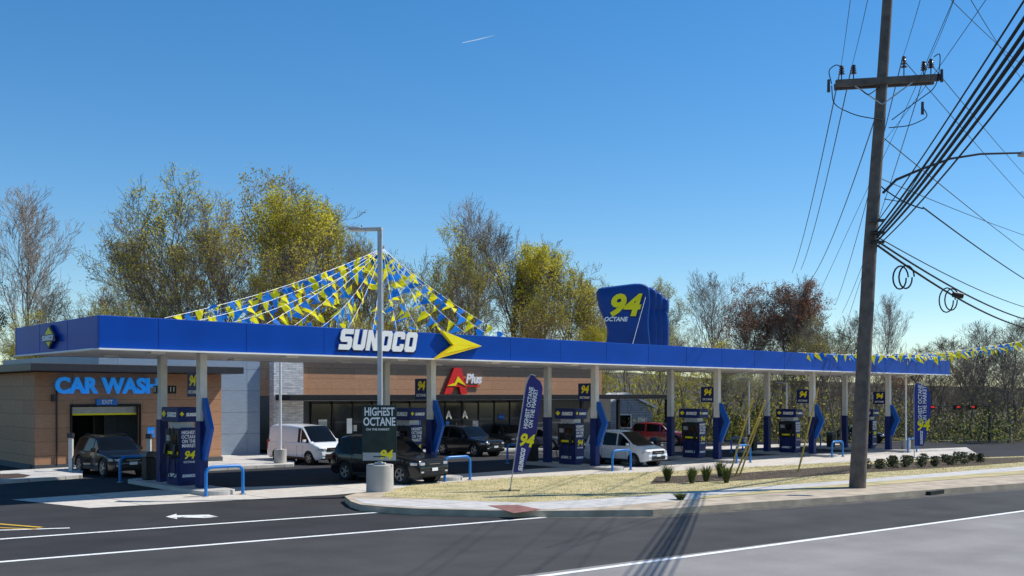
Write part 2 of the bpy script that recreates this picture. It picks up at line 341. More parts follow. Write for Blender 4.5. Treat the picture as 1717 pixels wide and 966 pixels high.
# ---------------------------------------------------------------- canopy
T0,T1,W0,W1=11.07,71.0,30.2,38.3
ZB,ZT=4.78,5.77
can=top('station_canopy','long flat blue fuel station canopy on twelve pale columns','canopy',P(T0,W0,0),GA)
Lc=T1-T0; Dc=W1-W0
m=MB(); th=.12
m.box((Lc/2,th/2,(ZB+ZT)/2),(Lc,th,ZT-ZB)); m.box((Lc/2,Dc-th/2,(ZB+ZT)/2),(Lc,th,ZT-ZB))
m.box((th/2,Dc/2,(ZB+ZT)/2),(th,Dc-2*th,ZT-ZB)); m.box((Lc-th/2,Dc/2,(ZB+ZT)/2),(th,Dc-2*th,ZT-ZB))
m.obj('fascia',M['blue'],can,bevel=.02)
m=MB()
k=1.85
while k<Lc: m.box((k,-.002,(ZB+ZT)/2),(.010,.006,ZT-ZB-.04)); k+=3.02
for k in (2.7,5.4): m.box((-.002,k,(ZB+ZT)/2),(.006,.010,ZT-ZB-.04))
m.obj('panel_seam',M['seam'],can)
MB().box((Lc/2,Dc/2,ZB+.04),(Lc-2*th-.01,Dc-2*th-.01,.06)).obj('soffit',M['soffit'],can)
MB().box((Lc/2,Dc/2,ZT-.35),(Lc-2*th-.01,Dc-2*th-.01,.06)).obj('roof_deck',M['steel'],can)
for c_,d_ in (((Lc/2,-.01,ZB-.03),(Lc+.06,.2,.05)),((-.01,Dc/2,ZB-.03),(.2,Dc-.3,.05))): MB().box(c_,d_).obj('drip_edge',M['white'],can)
for i in range(12):
    for yy in (2.0,6.1):
        MB().box((2.6+i*5.04,yy,ZB-.02),(.5,.5,.07)).obj('canopy_light',M['fixture'],can,bevel=.01)
ISL=[15.3+10.08*i for i in range(6)]
for t in ISL:
    for w in (32.2,35.44):
        g=G(*P(t,w).xy)
        x=t-T0; y=w-W0
        MB().box((x,y,(g+ZB)/2+.02),(.26,.32,ZB-g-.02)).obj('column',M['column'],can,bevel=.015)
        MB().box((x,y,g+.15+1.15),(.31,.37,2.3)).obj('column_cladding',M['navy'],can,bevel=.01)
tc=(19.55+23.05)/2-T0
wordmark(can,.76,3.6,M['white'],(tc,-.04,5.37),d=.05)
wordmark(can,.76,3.6,M['navy'],(tc+.03,-.012,5.34),d=.006,grow=.05,name='lettering_outline')
ax=23.85-T0
MB().prism([(ax+.30,5.88),(ax+2.40,5.33),(ax+.90,5.33)],-.20,-.03,'xz').obj('arrow_upper',M['yellow'],can)
MB().prism([(ax-.05,4.72),(ax+2.40,5.325),(ax+.90,5.325)],-.20,-.03,'xz').obj('arrow_lower',M['orange'],can)  # lower half coloured orange as the shaded side of the yellow arrow
MB().prism([(ax+.50,4.97),(ax+2.05,5.305),(ax+.95,5.305)],-.212,-.203,'xz').obj('arrow_highlight',M['yellow'],can)
cy=4.1
MB().prism([(cy-.62,5.28),(cy,5.68),(cy+.62,5.28),(cy,4.88)],-.12,-.0,'yz',0).obj('end_emblem',M['navy'],can)
MB().prism([(cy-.5,5.28),(cy,5.60),(cy+.5,5.28),(cy,4.96)],-.135,-.122,'yz').obj('end_emblem_face',M['yellow'],can)
MB().prism([(cy-.72,5.12),(cy-.6,5.36),(cy+.72,5.36),(cy+.6,5.12)],-.15,-.138,'yz').obj('end_emblem_band',M['navy'],can)
wordmark(can,.17,1.1,M['white'],(-.162,cy,5.24),'u',d=.006)

def pump(t):
    g=P(t,33.82); e=top('fuel_pump','navy and black fuel dispenser with illuminated topper on island','fuel pump',g,GA,'fuel pumps under the canopy')
    MB().box((0,0,.15+.5),(.62,1.05,.98)).obj('base_cabinet',M['navy'],e,bevel=.02)
    MB().box((0,0,1.65),(.70,1.15,.98)).obj('head_cabinet',M['black'],e,bevel=.03)
    MB().box((0,-.60,1.25),(.64,.04,1.9)).obj('end_panel',M['navy'],e,bevel=.01)
    MB().box((-.0,0,2.28),(.5,.9,.24)).obj('neck',M['steel'],e)
    MB().box((0,0,2.66),(.86,1.42,.52)).obj('topper',M['navy'],e,bevel=.04)
    MB().box((-.355,-.2,1.78),(.02,.42,.34)).obj('display_screen',M['glass'],e)
    MB().box((-.355,.28,1.82),(.02,.3,.2)).obj('price_display',M['steel'],e)
    MB().box((-.355,-.02,1.30),(.02,.95,.10)).obj('grade_buttons',M['yellow'],e)
    for yy in (-.38,.38):
        MB().box((-.40,yy,1.42),(.12,.14,.36),ry=.15).cyl((-.45,yy,1.3),(-.52,yy,1.12),.025,n=6).obj('nozzle',M['black'],e,bevel=.01)
        pts=[(-.42,yy,1.2)]+[(-.42-.22*sin(pi*k/8),yy+.08*sin(k),1.2-.85*sin(pi*k/8*.5)**1) for k in range(1,7)]+[(-.36,yy*.8,.55),(-.34,yy*.6,1.0),(-.36,yy*.4,2.2)]
        MB().tube(pts,.02,6).obj('hose',M['black'],e,smooth=True)
    MB().box((-.32,0,.62),(.02,.9,.75)).obj('lower_panel',M['navy'],e)
    wordmark(e,.13,.7,M['white'],(-.333,0,.5),'u',d=.004)
    for i,s in enumerate(['HIGHEST','OCTANE','ON THE','MARKET']):
        text(e,s,.17,M['white'],(0,-.625,2.02-i*.155),'n',.004,0,.004,sx=.8)
    text(e,'94',.38,M['yellow'],(0,-.627,1.22),'n',.006,.25,.012)
    text(e,'OCTANE',.1,M['white'],(0,-.627,.98),'n',.004,.2,.002)
    wordmark(e,.10,.5,M['white'],(0,-.624,.5),'n',d=.004)
    wordmark(e,.17,.75,M['white'],(-.436,-.18,2.66),'u',d=.005); wordmark(e,.12,.5,M['white'],(.10,-.716,2.66),'n',d=.005)
    MB().prism([(.30,2.68),(.46,2.80),(.62,2.68),(.46,2.56)],-.448,-.432,'yz').obj('diamond_emblem',M['yellow'],e)
    MB().prism([(-.38,2.68),(-.30,2.76),(-.22,2.68),(-.30,2.60)],-.728,-.712,'xz').obj('diamond_emblem',M['yellow'],e)
    return e
p0=pump(ISL[0])
for t in ISL[1:]:
    c=copytree(p0,P(t,33.82),GA)
for t in ISL:
    pts=[]
    for k in range(13): a=pi+pi*k/12; pts.append((.62*cos(a),-2.75+.5*sin(a)))
    for k in range(13): a=pi*k/12; pts.append((.62*cos(a),3.2+.5*sin(a)))
    is_=MB().prism(pts,-.1,.15,'xy').obj('pump_island',M['concrete'],loc=P(t,33.82),rot=(0,0,GA),bevel=.02)
    is_['kind']='structure'
def hoop(t,w):
    e=top('bollard','blue painted steel hoop barrier at pump island end','bollard',P(t,w),GA,'blue hoop bollards')
    pts=[(-.66,0,-.05),(-.66,0,.75)]+[(-.66+.22*(1-cos(a)),0,.75+.22*sin(a)) for a in [pi/8*k for k in range(1,5)]]
    pts+=[(-p[0],0,p[2]) for p in reversed(pts)]
    MB().tube(pts,.055,10).obj('rail',M['hoop'],e,smooth=True)
    for x in (-.66,.66): MB().cyl((x,0,0),(x,0,.03),.11,n=12).obj('base_plate',M['steel'],e)
for t in ISL: hoop(t,30.5); hoop(t,37.75)
def bin_(t):
    e=top('waste_bin','square black waste bin with dark lid beside island column','bin',P(t,36.55,rel=.15),GA,'black bins at the pumps')
    MB().box((0,0,.42),(.46,.46,.84)).obj('container',M['black'],e,bevel=.03)
    MB().prism([(-.26,.86),(.26,.86),(.2,1.06),(-.2,1.06)],-.24,.24,'xz').obj('lid',M['dark'],e,bevel=.02)
for t in ISL: bin_(t)
def numsign(t,k):
    e=top('column_sign','small square navy octane sign fixed to canopy column','sign',P(t,32.2,rel=0),GA,'octane signs on columns')
    MB().box((0,.66,3.72),(.05,.86,.86)).obj('panel',M['navy'],e,bevel=.01)
    MB().box((0,.19,3.72),(.04,.14,.06)).obj('bracket',M['steel'],e)
    text(e,'94',.5,M['yellow'],(-.035,.66,3.84),'u',.006,.25,.018)
    text(e,'OCTANE',.16,M['white'],(-.035,.66,3.45),'u',.005,.2,.003)
    e=top('arrow_sign','tall blue chevron arrow panel fixed to canopy column','sign',P(t,32.2),GA,'chevron panels on columns')
    MB().prism([(-.18,3.25),(-.34,3.25),(-.82,2.2),(-.34,1.1),(-.18,1.1),(-.18,1.5),(-.50,2.2),(-.18,2.85)],-.07,.07,'yz').obj('chevron_panel',M['arrow'],e,bevel=.012)
    MB().prism([(-.19,2.8),(-.48,2.2),(-.19,1.55)],-.03,.03,'yz').obj('inner_panel',M['navy'],e)
for i,t in enumerate(ISL): numsign(t,i)
e=top('number_sign','small dark pump number plates beside pale column','sign',P(15.3,35.44),GA)
MB().box((-.16,.26,3.55),(.03,.3,.3)).obj('plate',M['black'],e); text(e,'12',.24,M['white'],(-.18,.26,3.55),'u',.004)
MB().box((.30,-.17,3.55),(.32,.03,.3)).obj('plate',M['black'],e); text(e,'11',.24,M['white'],(.30,-.19,3.55),'n',.004)

# ---------------------------------------------------------------- inflatable
g=P(45.0,33.2,5.45)
inf=top('inflatable_sign','tall puffy blue inflatable shape with yellow number on canopy roof','inflatable',g,0)
Zi=g.y
def lp(px,py): v=at(px,py,Zi); return (v.x-g.x,v.z-g.z)
def puffy(name,pts,y0,d,inset,nc=2):
    for _ in range(nc):
        q=[]
        for i in range(len(pts)):
            a=Vector(pts[i]); b=Vector(pts[(i+1)%len(pts)]); q+= [a.lerp(b,.2),a.lerp(b,.8)]
        pts=q
    n=len(pts); P_=[Vector(p) for p in pts]
    area=sum(P_[i].x*P_[(i+1)%n].y-P_[(i+1)%n].x*P_[i].y for i in range(n)); sg=1 if area>0 else -1
    nr=[]
    for i in range(n):
        t=(P_[(i+1)%n]-P_[i-1]).normalized(); nr.append(Vector((t.y,-t.x))*sg)
    vs=[];K=12
    for k in range(K+1):
        a=-pi/2+pi*k/K; ins=inset*(1-cos(a)); y=y0+d/2+d/2*sin(a)
        for i in range(n): p=P_[i]-nr[i]*ins; vs.append((p.x,y,p.y))
    fs=[(k*n+i,k*n+(i+1)%n,(k+1)*n+(i+1)%n,(k+1)*n+i) for k in range(K) for i in range(n)]+[tuple(range(n)),tuple(range(K*n,K*n+n))]
    return MB().add(vs,fs).obj(name,M['inflate'],inf,smooth=True,ang=80)
front=[lp(1012,596),lp(1019,560),lp(1015,540),lp(1004,518),lp(998,484),lp(1030,480),lp(1070,475),lp(1088,480),lp(1090,510),lp(1086,540),lp(1092,596)]
puffy('front_body',front,-.55,1.0,.14)
for i,(a,b,t_) in enumerate([(1070,1104,481),(1086,1114,488),(1099,1124,497)]):
    puffy('upper_lobe',[lp(a,530),lp(a,t_),lp(b,t_),lp(b,528)],-.15+.08*i,.95,.20,3)
    puffy('lower_lobe',[lp(a,602),lp(a,517),lp(b,515),lp(b,602)],-.18+.08*i,1.0,.19,3)
a=lp(1042,515); text(inf,'94',1.62,M['yellow'],(a[0],-.60,a[1]),'n',.02,.28,.065,sx=1.05)
text(inf,'94',1.62,M['navy'],(a[0]+.07,-.575,a[1]-.06),'n',.004,.28,.08,sx=1.05,name='lettering_shadow')
a=lp(1030,537); text(inf,'OCTANE',.33,M['white'],(a[0],-.62,a[1]),'n',.012,.25,.014,sx=.95)
MB().tube([(lp(1080,500)[0],-.6,lp(1080,500)[1]),(lp(1050,560)[0],-2.2,.3)],.012,4).obj('tether',M['white'],inf)

# ---------------------------------------------------------------- pennant strings
pm={}
for c in 'YB':
    for k in range(6):
        bx=random.uniform(-.13,.13); by=random.uniform(-.14,.14); cy=random.uniform(-.07,.07)
        me=bpy.data.meshes.new('pennant'); me.from_pydata([(-.17,0,0),(0,cy*.6,0),(.17,0,0),(-.10+bx*.4,by*.5+cy,-.2),(.10+bx*.4,by*.5-cy,-.2),(bx,by,-.49)],[],[(0,3,1),(1,3,4),(1,4,2),(3,5,4)])
        me.materials.append(M['penn'+c]); pm[(c,k)]=me
mastT,mastW=24.2,34.0
e=top('flag_mast','slim steel mast on canopy roof holding pennant strings','mast',P(mastT,mastW,5.4),0)
MB().cyl((0,0,0),(0,0,4.15),.05,.035,8).obj('pole',M['steel'],e,smooth=True)
MB().cyl((0,0,4.15),(0,0,4.22),.1,.1,8).obj('cap',M['steel'],e,smooth=True)
apex=P(mastT,mastW,9.52)
def pstring(a,b,sag,sp=.5,s=1.0,grp='pennant strings over the canopy'):
    L=(b-a).length; n=min(100,int(L/sp))
    e=top('pennant_string','string of alternating yellow and blue triangular pennants','pennants',a,0,grp)
    f=lambda k: (b-a)*k+Vector((0,0,-sag*4*k*(1-k)))
    MB().tube([f(i/12) for i in range(13)],.007,4).obj('rope',M['white'],e)
    hd=math.atan2(b.y-a.y,b.x-a.x); ph=random.randrange(2)
    for i in range(1,n):
        k=(i+random.uniform(-.12,.12))/n
        me=pm[('Y' if (i+ph)%2 else 'B',random.randrange(6))]
        o=bpy.data.objects.new('pennant',me); COL.objects.link(o); o.parent=e; o.location=f(k)
        dz=math.atan2((b-a).z-sag*4*(1-2*k),math.hypot(b.x-a.x,b.y-a.y))
        o.rotation_euler=(random.gauss(.1,.45),-dz*.9+random.gauss(.12,.25),hd+random.gauss(0,.35)); q=s*random.uniform(.8,1.2); o.scale=(q,q,q)
ends=[(t,30.4) for t in (13.2,14.4,15.6,16.8,17.9,19.0,20.1,21.2,22.3,23.4,24.6,25.8,27.0,28.2)]
ends+=[(t,38.1) for t in (15.2,16.6,18.2,20.0,22,24.2,26.6,29.2,32.0)]
for t,w in ends: pstring(apex,P(t,w,5.8),random.uniform(.1,.4),.47)
far=at(1722,576,74)
for (t,w,z) in [(51,30.4,5.8),(53,34,5.9),(56,30.5,5.8),(59,38,5.9),(63,30.5,5.8)]:
    pstring(far+Vector((0,0,random.uniform(-.3,.4))),P(t,w,z),random.uniform(.2,.5),.5,1.1)
gz=G(far.x,far.y); e=top('light_pole','slim pale light pole holding the far ends of pennant strings','street lamp',(far.x,far.y,gz))
MB().cyl((0,0,0),(0,0,far.z-gz+1.2),.08,.06,8).obj('pole',M['white'],e,smooth=True); MB().box((.35,0,far.z-gz+1.2),(.8,.3,.09)).obj('lamp_head',M['steel'],e)

# ---------------------------------------------------------------- car wash building
cw=top('car_wash_building','low brown wood panelled car wash with dark flat roof','car wash',P(14.1,46),GA)
H=4.35
m=MB(); m.box((.75,.15,H/2),(1.5,.3,H)); m.box((6.75,.15,H/2),(4.1,.3,H)); m.box((3.1,.15,(2.85+H)/2),(3.2,.3,H-2.85))
m.box((.15,7.3,H/2),(.3,14,H)); m.box((8.65,7.3,H/2),(.3,14,H)); m.box((4.4,14.15,H/2),(8.2,.3,H))
m.obj('wall',M['wood'],cw)
for c_,d_ in (((.74,.098,.12),(1.54,.35,.24)),((6.76,.098,.12),(4.16,.35,.24)),((.1,7.4,.12),(.36,14,.24))): MB().box(c_,d_).obj('plinth',M['darkgrey'],cw)
MB().box((3.1,-.3,-.04),(3.0,1.2,.4)).obj('exit_apron',M['concrete'],cw)
MB().box((4.4,6.5,H+.19),(9.9,15.6,.34)).obj('roof',M['dark'],cw,bevel=.02)
MB().box((1.53,-.03,1.42),(.08,.1,2.84)).box((4.67,-.03,1.42),(.08,.1,2.84)).box((3.1,-.03,2.86),(3.22,.1,.1)).obj('door_frame',M['black'],cw)
MB().box((3.1,.35,2.6),(3.05,.12,.35)).obj('rolled_door',M['steel'],cw)
MB().box((3.1,.25,2.44),(3.0,.05,.08)).obj('warning_bar',M['yellow'],cw)
for c_,d_ in (((2.0,3,1.2),(.6,.6,2.4)),((4.3,4.5,1.2),(.6,.6,2.4)),((3.1,6,2.5),(2.8,.5,.5))): MB().box(c_,d_).obj('wash_brush',M['dark'],cw,bevel=.1)
MB().box((3.1,3.5,.03),(3,7,.05)).obj('bay_floor',M['concrete'],cw)
text(cw,'CAR WASH',.98,M['lblue'],((15.0+19.5)/2-14.1,-.22,3.72),ext=.07,off=.036,sx=.94)
MB().box((3.1,-.08,3.0),(.95,.12,.28)).obj('exit_sign',M['hoop'],cw,bevel=.01); text(cw,'EXIT',.24,M['white'],(3.1,-.15,3.0),ext=.005,off=.004)
MB().box((5.2,-.02,1.55),(.34,.03,.48)).obj('notice',M['lblue'],cw); text(cw,'DO NOT\nENTER',.08,M['white'],(5.2,-.042,1.56),ext=.003)
MB().box((7.3,-.12,3.5),(.2,.2,.35)).obj('wall_lamp',M['dark'],cw); MB().box((.75,-.12,3.2),(.16,.2,.3)).obj('wall_lamp',M['dark'],cw)
MB().tube([(.9,-.06,.2),(.9,-.06,3.9)],.04,6).obj('downpipe',M['dark'],cw)

# store building
st=top('store_building','long convenience store with brown panels, stone and dark awning','shop',P(18,50),GA)
HS=5.8
MB().box((5.475,8.45,HS/2-.15),(8.95,16,HS-.3)).obj('side_volume',M['bluegrey'],st,loc=(-.5,0,0))
MB().box((10.95,.10,HS/2),(1.9,.5,HS)).obj('stone_pier',M['stone'],st)
MB().box((25.05,8.3,(3.3+HS)/2),(26.3,16,HS-3.3)).obj('upper_wall',M['wood'],st)
MB().box((25.95,8.7,1.65),(28,15.5,3.3)).obj('lower_wall',M['darkgrey'],st)
MB().box((25.05,.15,HS+.06),(26.6,.5,.14)).obj('coping',M['dark'],st)
MB().box((27.2,-.75,3.22),(34.2,2.0,.32)).obj('awning',M['black'],st,bevel=.02)
MB().box((27.2,-.75,3.042),(34.0,1.9,.02)).obj('awning_underside',M['column'],st)
for x in (34,38,43.8): MB().box((x,-1.5,1.45),(.22,.22,3.2)).obj('awning_post',M['black'],st)
gx=13.0
while gx<30:
    MB().box((gx+.72,.86,1.62),(1.40,.08,2.4)).obj('window',M['shopglass'],st)
    MB().box((gx+.0,.84,1.65),(.07,.16,2.6)).obj('mullion',M['black'],st)
    MB().box((gx+.72,.80,.3),(1.38,.12,.26)).obj('sill',M['black'],st)
    gx+=1.46
for k in range(7):
    x=13.6+k*2.4+random.uniform(-.3,.3); MB().box((x,.79,random.uniform(1.1,1.9)),(random.uniform(.35,.6),.02,random.uniform(.3,.6))).obj('window_poster',random.choice([M['hoop'],M['column'],M['arrow'],M['steel']]),st)
for x in (23.5,24.9): text(st,'A',.75,M['white'],(x,.78,2.0),ext=.01,off=.02)
MB().box((24.12,.73,1.2),(.03,.05,.6)).obj('door_handle',M['steel'],st)
ax=T_of(770,49.7)-18
MB().prism([(-1.0,3.42),(-.15,5.15),(.45,5.15),(1.0,3.42),(.42,3.42),(.30,3.90),(-.15,3.90),(-.40,3.42)],-.32,-.12,'xz').obj('letter_emblem',M['red'],st,loc=(ax,.35,0))
MB().prism([(-.75,3.96),(-.05,3.96),(.12,4.22),(.85,3.96),(.14,4.60),(-.14,4.14)],-.36,-.322,'xz').obj('letter_accent',M['yellow'],st,loc=(ax,.35,0))
text(st,'Plus',.86,M['white'],(ax+1.62,.16,4.42),ext=.04,shear=.2,off=.03)
MB().box((ax+1.6,.2,3.96),(1.2,.06,.10)).obj('underline',M['red'],st)
MB().box((T_of(600,49)-18,-.1,1.5),(.35,.03,.9)).obj('notice',M['white'],st)

h=at(1052,720,82); hz=G(h.x,h.y)
hs=top('house','small blue grey sided house with pale gable roof','house',(h.x,h.y,hz),radians(12))
MB().box((0,2.5,1.4),(4.4,5,2.8)).obj('wall',M['siding'],hs)
MB().prism([(-2.5,2.75),(0,3.9),(2.5,2.75),(2.5,2.9),(0,4.08),(-2.5,2.9)],-.3,5.3,'xz').obj('roof',M['white'],hs)
MB().prism([(-2.2,2.8),(0,3.85),(2.2,2.8)],0.003,5,'xz').obj('gable',M['siding'],hs)
w_=MB().box((-.3,-.03,1.7),(1.1,.05,1.0)).obj('window',M['glass'],hs); MB().box((-.3,-.02,1.7),(1.3,.04,1.2)).obj('frame',M['white'],w_)
MB().box((1.3,-.03,1.0),(.8,.05,2.0)).obj('door',M['white'],hs)

# ---------------------------------------------------------------- light poles & signs
b=gp(637,833); lpz=G(b.x,b.y)
e=top('light_pole','tall grey parking lot light on round concrete base','street lamp',(b.x,b.y,lpz))
MB().cyl((0,0,-.1),(0,0,1.08),.46,.45,24).obj('base',M['concrete'],e,smooth=True,bevel=.03)
MB().box((0,0,5.0),(.15,.15,7.8)).obj('pole',M['lpsteel'],e,bevel=.01)
MB().box((0,0,1.11),(.36,.36,.04)).obj('base_plate',M['lpsteel'],e)
MB().box((-.42,0,8.93),(1.0,.34,.09),ry=-.03).box((-.86,0,8.96),(.45,.42,.05)).obj('lamp_head',M['lpsteel'],e,bevel=.02)
MB().box((-.75,0,8.88),(.5,.28,.02)).obj('lamp_lens',M['fixture'],e)
e=top('banner_sign','dark poster reading highest octane strapped to light pole','sign',(b.x,b.y-.12,lpz),0)
MB().box((0,0,2.13),(1.14,.04,1.86)).obj('panel',M['poster'],e)
MB().box((0,-.024,1.35),(1.10,.005,.26)).obj('picture_strip',M['steel'],e)
text(e,'HIGHEST',.38,M['white'],(0,-.028,2.83),ext=.004,off=.010,sx=.66); text(e,'OCTANE',.38,M['white'],(0,-.028,2.50),ext=.004,off=.010,sx=.69)
text(e,'94',.42,M['yellow'],(.2,-.032,1.40),ext=.006,shear=.25,off=.014); text(e,'ON THE MARKET',.10,M['white'],(-.05,-.028,2.25),ext=.003,off=.002)
for z in (1.35,2.9): MB().box((0,.06,z),(.4,.2,.04)).obj('strap',M['dark'],e)
def lpole(px,py,z,base=True,r=.07,grp='pale light poles around the lot',lab='slim pale light pole on concrete base in the lot'):
    b=gp(px,py); e=top('light_pole',lab,'street lamp',(b.x,b.y,b.z),0,grp)
    if base: MB().cyl((0,0,-.1),(0,0,.8),.3,.3,18).obj('base',M['concrete'],e,smooth=True)
    MB().cyl((0,0,.0),(0,0,z),r,r*.8,8).obj('pole',M['white'],e,smooth=True)
    MB().box((-.35,0,z),(.8,.3,.09)).obj('lamp_head',M['steel'],e)
lpole(470,781,5.3); lpole(1256,752,5.0,r=.06); lpole(1319,748,4.9,r=.06); lpole(1519,757,5.2,r=.07)
for px,py in ((119,790),(250,791)):
    b=gp(px,py,.13); e=top('post','slim beige control post beside car wash exit','post',b,0,'posts at the car wash exit')
    MB().box((0,0,.75),(.16,.16,1.5)).obj('shaft',M['column'],e,bevel=.01); MB().box((0,-.02,1.5),(.22,.22,.2)).obj('head',M['dark'],e)

def feather(px,py,h,lean,w,lab,mt,big=.62):
    b=gp(px,py,KH); e=top('feather_flag',lab,'flag',b,0,'feather flags on the verge')
    MB().box((0,0,.02),(.7,.08,.03)).obj('foot',M['dark'],e); MB().box((0,0,.026),(.08,.7,.035)).obj('foot',M['dark'],e)
    pp=lambda s: Vector((lean*h*s, 0, h*s))
    pts=[pp(k/8) for k in range(8)]+[pp(.97)+Vector((.03*w,0,0)),pp(1)+Vector((.22*w,0,0.0)),pp(1)+Vector((.5*w,0,-.05))]
    MB().tube(pts,[.022]*8+[.016,.012,.009],6).obj('pole',M['steel'],e,smooth=True)
    vs=[];fs=[]; n=18
    for k in range(n+1):
        s=.16+.84*k/n; q=pp(s)
        ww=w*(1 if s<.86 else math.sqrt(max(.0,1-((s-.86)/.145)**2))*.9+.1)*(.55+.45*min(1,(s-.16)/.35))
        off0=(.22*w*max(0,(s-.9)/.1)**2)
        for j in range(7):
            f=j/6; sh=sin(k*.7+f*3)*.05*f
            vs.append((q.x+.02+off0+max(.02,ww-off0)*f,sh,q.z-.06*f*(s>.9)))
    for k in range(n):
        for j in range(6): a=k*7+j; fs.append((a,a+1,a+8,a+7))
    MB().add(vs,fs).obj('cloth',M[mt],e,smooth=True)
    an=math.atan(lean)
    def tx(s,size,sfrac,m,rotlet,off=0,shear=0,sx=1):
        c=pp(sfrac)
        text(e,s,size,m,(c.x+w*.50,-.075,c.z),rotlet,.004,shear,off,sx)
    tx('94',.60*w/.6,.43,M['yellow'],(pi/2,an,0),.022,.2,.82)
    tx('HIGHEST OCTANE\nON THE MARKET',.20*w/.6,.71,M['white'],(pi/2,an-pi/2,0),.005,0,.88)
    c=pp(.27); wordmark(e,.15,.8,M['white'],(c.x+w*.42,-.075,c.z),(pi/2,an-pi/2,0),d=.004)
feather(855,823,3.95,.15,.58,'navy feather flag with yellow number leaning on dry lawn','flagnavy')
feather(1533,768,4.35,-.005,.92,'blue feather flag standing upright by planting bed','flagblue')

# ---------------------------------------------------------------- utility pole
b=gp(1437,818,KH); Zp=b.y
up=top('utility_pole','leaning weathered wooden utility pole with crossarm and insulators','utility pole',b)
def L(px,py,dz=0): return at(px,py,Zp+dz)-b
ptop=L(1492,-60)
MB().tube([Vector((0,0,-.3)),L(1446,650),L(1458,430),L(1475,200),ptop],[.30,.265,.24,.20,.17],16).obj('shaft',M['polewood'],up,smooth=True)
ca0=L(1399,143)+Vector((0,-.35,0)); ca1=L(1571,133)+Vector((0,-.05,0)); cd=(ca1-ca0)
an=math.atan2(cd.z,cd.x)
MB().box((ca0+ca1)/2,(cd.length,.14,.24),ry=-an).obj('crossarm',M['polewood'],up)
MB().box((ca0+ca1)/2+Vector((0.05,.5,.02)),(cd.length*.97,.12,.22),ry=-an).obj('crossarm',M['polewood'],up)
for q in ((1430,148),(1525,142)): MB().tube([L(*q)+Vector((0,-.25,0)),L(1476,178)+Vector((0,-.2,0))],.025,5).obj('brace',M['steel'],up)
def insul(px,py,h=26):
    p=L(px,py)+Vector((0,-.2,0)); k=h/F*Zp; m=MB(); m.cyl(p,p+Vector((0,0,k)),.022,n=6)
    for i in range(4): z=p+Vector((0,0,k*(.45+.16*i))); m.cyl(z,z+Vector((0,0,.05)),.12-.012*i,.06,10)
    m.obj('insulator',M['porcelain'],up,smooth=True)
for px,py in ((1408,138),(1428,137),(1512,130),(1557,127),(1545,131)): insul(px,py,24 if px!=1512 else 32)
for pts in ([(1390,145),(1384,122),(1398,112),(1410,120)],[(1390,148),(1392,180),(1430,198),(1474,205)],[(1560,100),(1572,92),(1566,150),(1530,175),(1490,205)],[(1540,182),(1552,200),(1520,215),(1485,218)],[(1470,150),(1450,165),(1440,155)]):
    P3=[L(*q)+Vector((0,-.3,0)) for q in pts]
    sm=[]
    for i in range(len(P3)-1):
        for k in range(5): sm.append(P3[i].lerp(P3[i+1],k/5))
    sm.append(P3[-1]); 
    for _ in range(3): sm=[sm[0]]+[(sm[i-1]+sm[i]*2+sm[i+1])/4 for i in range(1,len(sm)-1)]+[sm[-1]]
    MB().tube(sm,.018,5).obj('jumper_wire',M['wire'],up,smooth=True)
for px,py in ((1385,145),(1541,182),(1573,128)):
    p=L(px,py)+Vector((0,-.3,0)); MB().cyl(p-Vector((0,0,.3)),p+Vector((0,0,.15)),.06,.05,8).obj('cutout_fuse',M['porcelain'],up)
arm=[L(1478,325),L(1500,303),L(1540,286),L(1590,268),L(1640,260),L(1712,258)]
arm=[p+Vector((0,-.15,0)) for p in arm]
MB().tube(arm,[.05,.05,.045,.04,.04,.035],8).obj('lamp_arm',M['dark'],up,smooth=True)
MB().tube([L(1480,335)+Vector((0,-.15,0)),L(1510,340)+Vector((0,-.15,0)),L(1545,285)+Vector((0,-.15,0))],.02,5).obj('arm_brace',M['dark'],up)
p=L(1724,260)+Vector((0,-.15,0)); MB().box(p,(.8,.35,.16)).obj('lamp_head',M['steel'],up,bevel=.05)
for y in (372,392,408): MB().box(L(1466,y)+Vector((0,-.27,0)),(.5,.12,.1)).obj('cable_bracket',M['dark'],up)
for cxp,cyp,r,dz in ((1511,465,16,0),(1521,464,16,0),(1589,503,17,9),(1597,502,15,9)):
    c=L(cxp,cyp,dz); rr=r/F*(Zp+dz)
    MB().tube([c+Vector((rr*.75*cos(a),.03*a,rr*1.2*sin(a))) for a in [2*pi*k/16 for k in range(17)]],.03,6).obj('cable_coil',M['wire'],up,smooth=True)
p=L(1606,495,9); MB().cyl(p-Vector((.22,0,-.04)),p+Vector((.22,0,-.04)),.13,.13,10).obj('splice_case',M['black'],up)

def wire(a,b_,sag,r,label='overhead black wire strung from the utility pole',m='wire',grp='overhead wires',n=18,name='overhead_wire'):
    pts=[a.lerp(b_,k/n)-Vector((0,0,sag*4*(k/n)*(1-k/n)))-a for k in range(n+1)]
    o=MB().tube(pts,r,5).obj(name,M[m],loc=a,smooth=True); o['label']=label; o['category']='wire'; o['group']=grp
for i,(y0,ex,ey,r) in enumerate([(372,1700,0,.018),(384,1717,-14,.032),(390,1717,4,.036),(394,1717,20,.042),(399,1717,38,.036),(407,1717,62,.022)]):
    a=at(1468+i,y0+4,Zp-.3); q=at(ex,ey,15.5+i*.2)
    e2=a+(q-a)*1.75; e2.z=q.z+ (q.z-a.z)*.3
    wire(a,e2,.25+.05*i,r,'thick black communication cable strung over the road','wire','communication cables')
for i,(y0,ex,ey,Z,r) in enumerate([(398,1717,505,62,.022),(405,1717,522,62,.04),(412,1717,533,62,.045)]):
    a=at(1472,y0,Zp-.2); q=at(ex,ey,Z); wire(a,q+(q-a)*.4,.45+.15*i,r,'thick black communication cable running along the road','wire','communication cables')
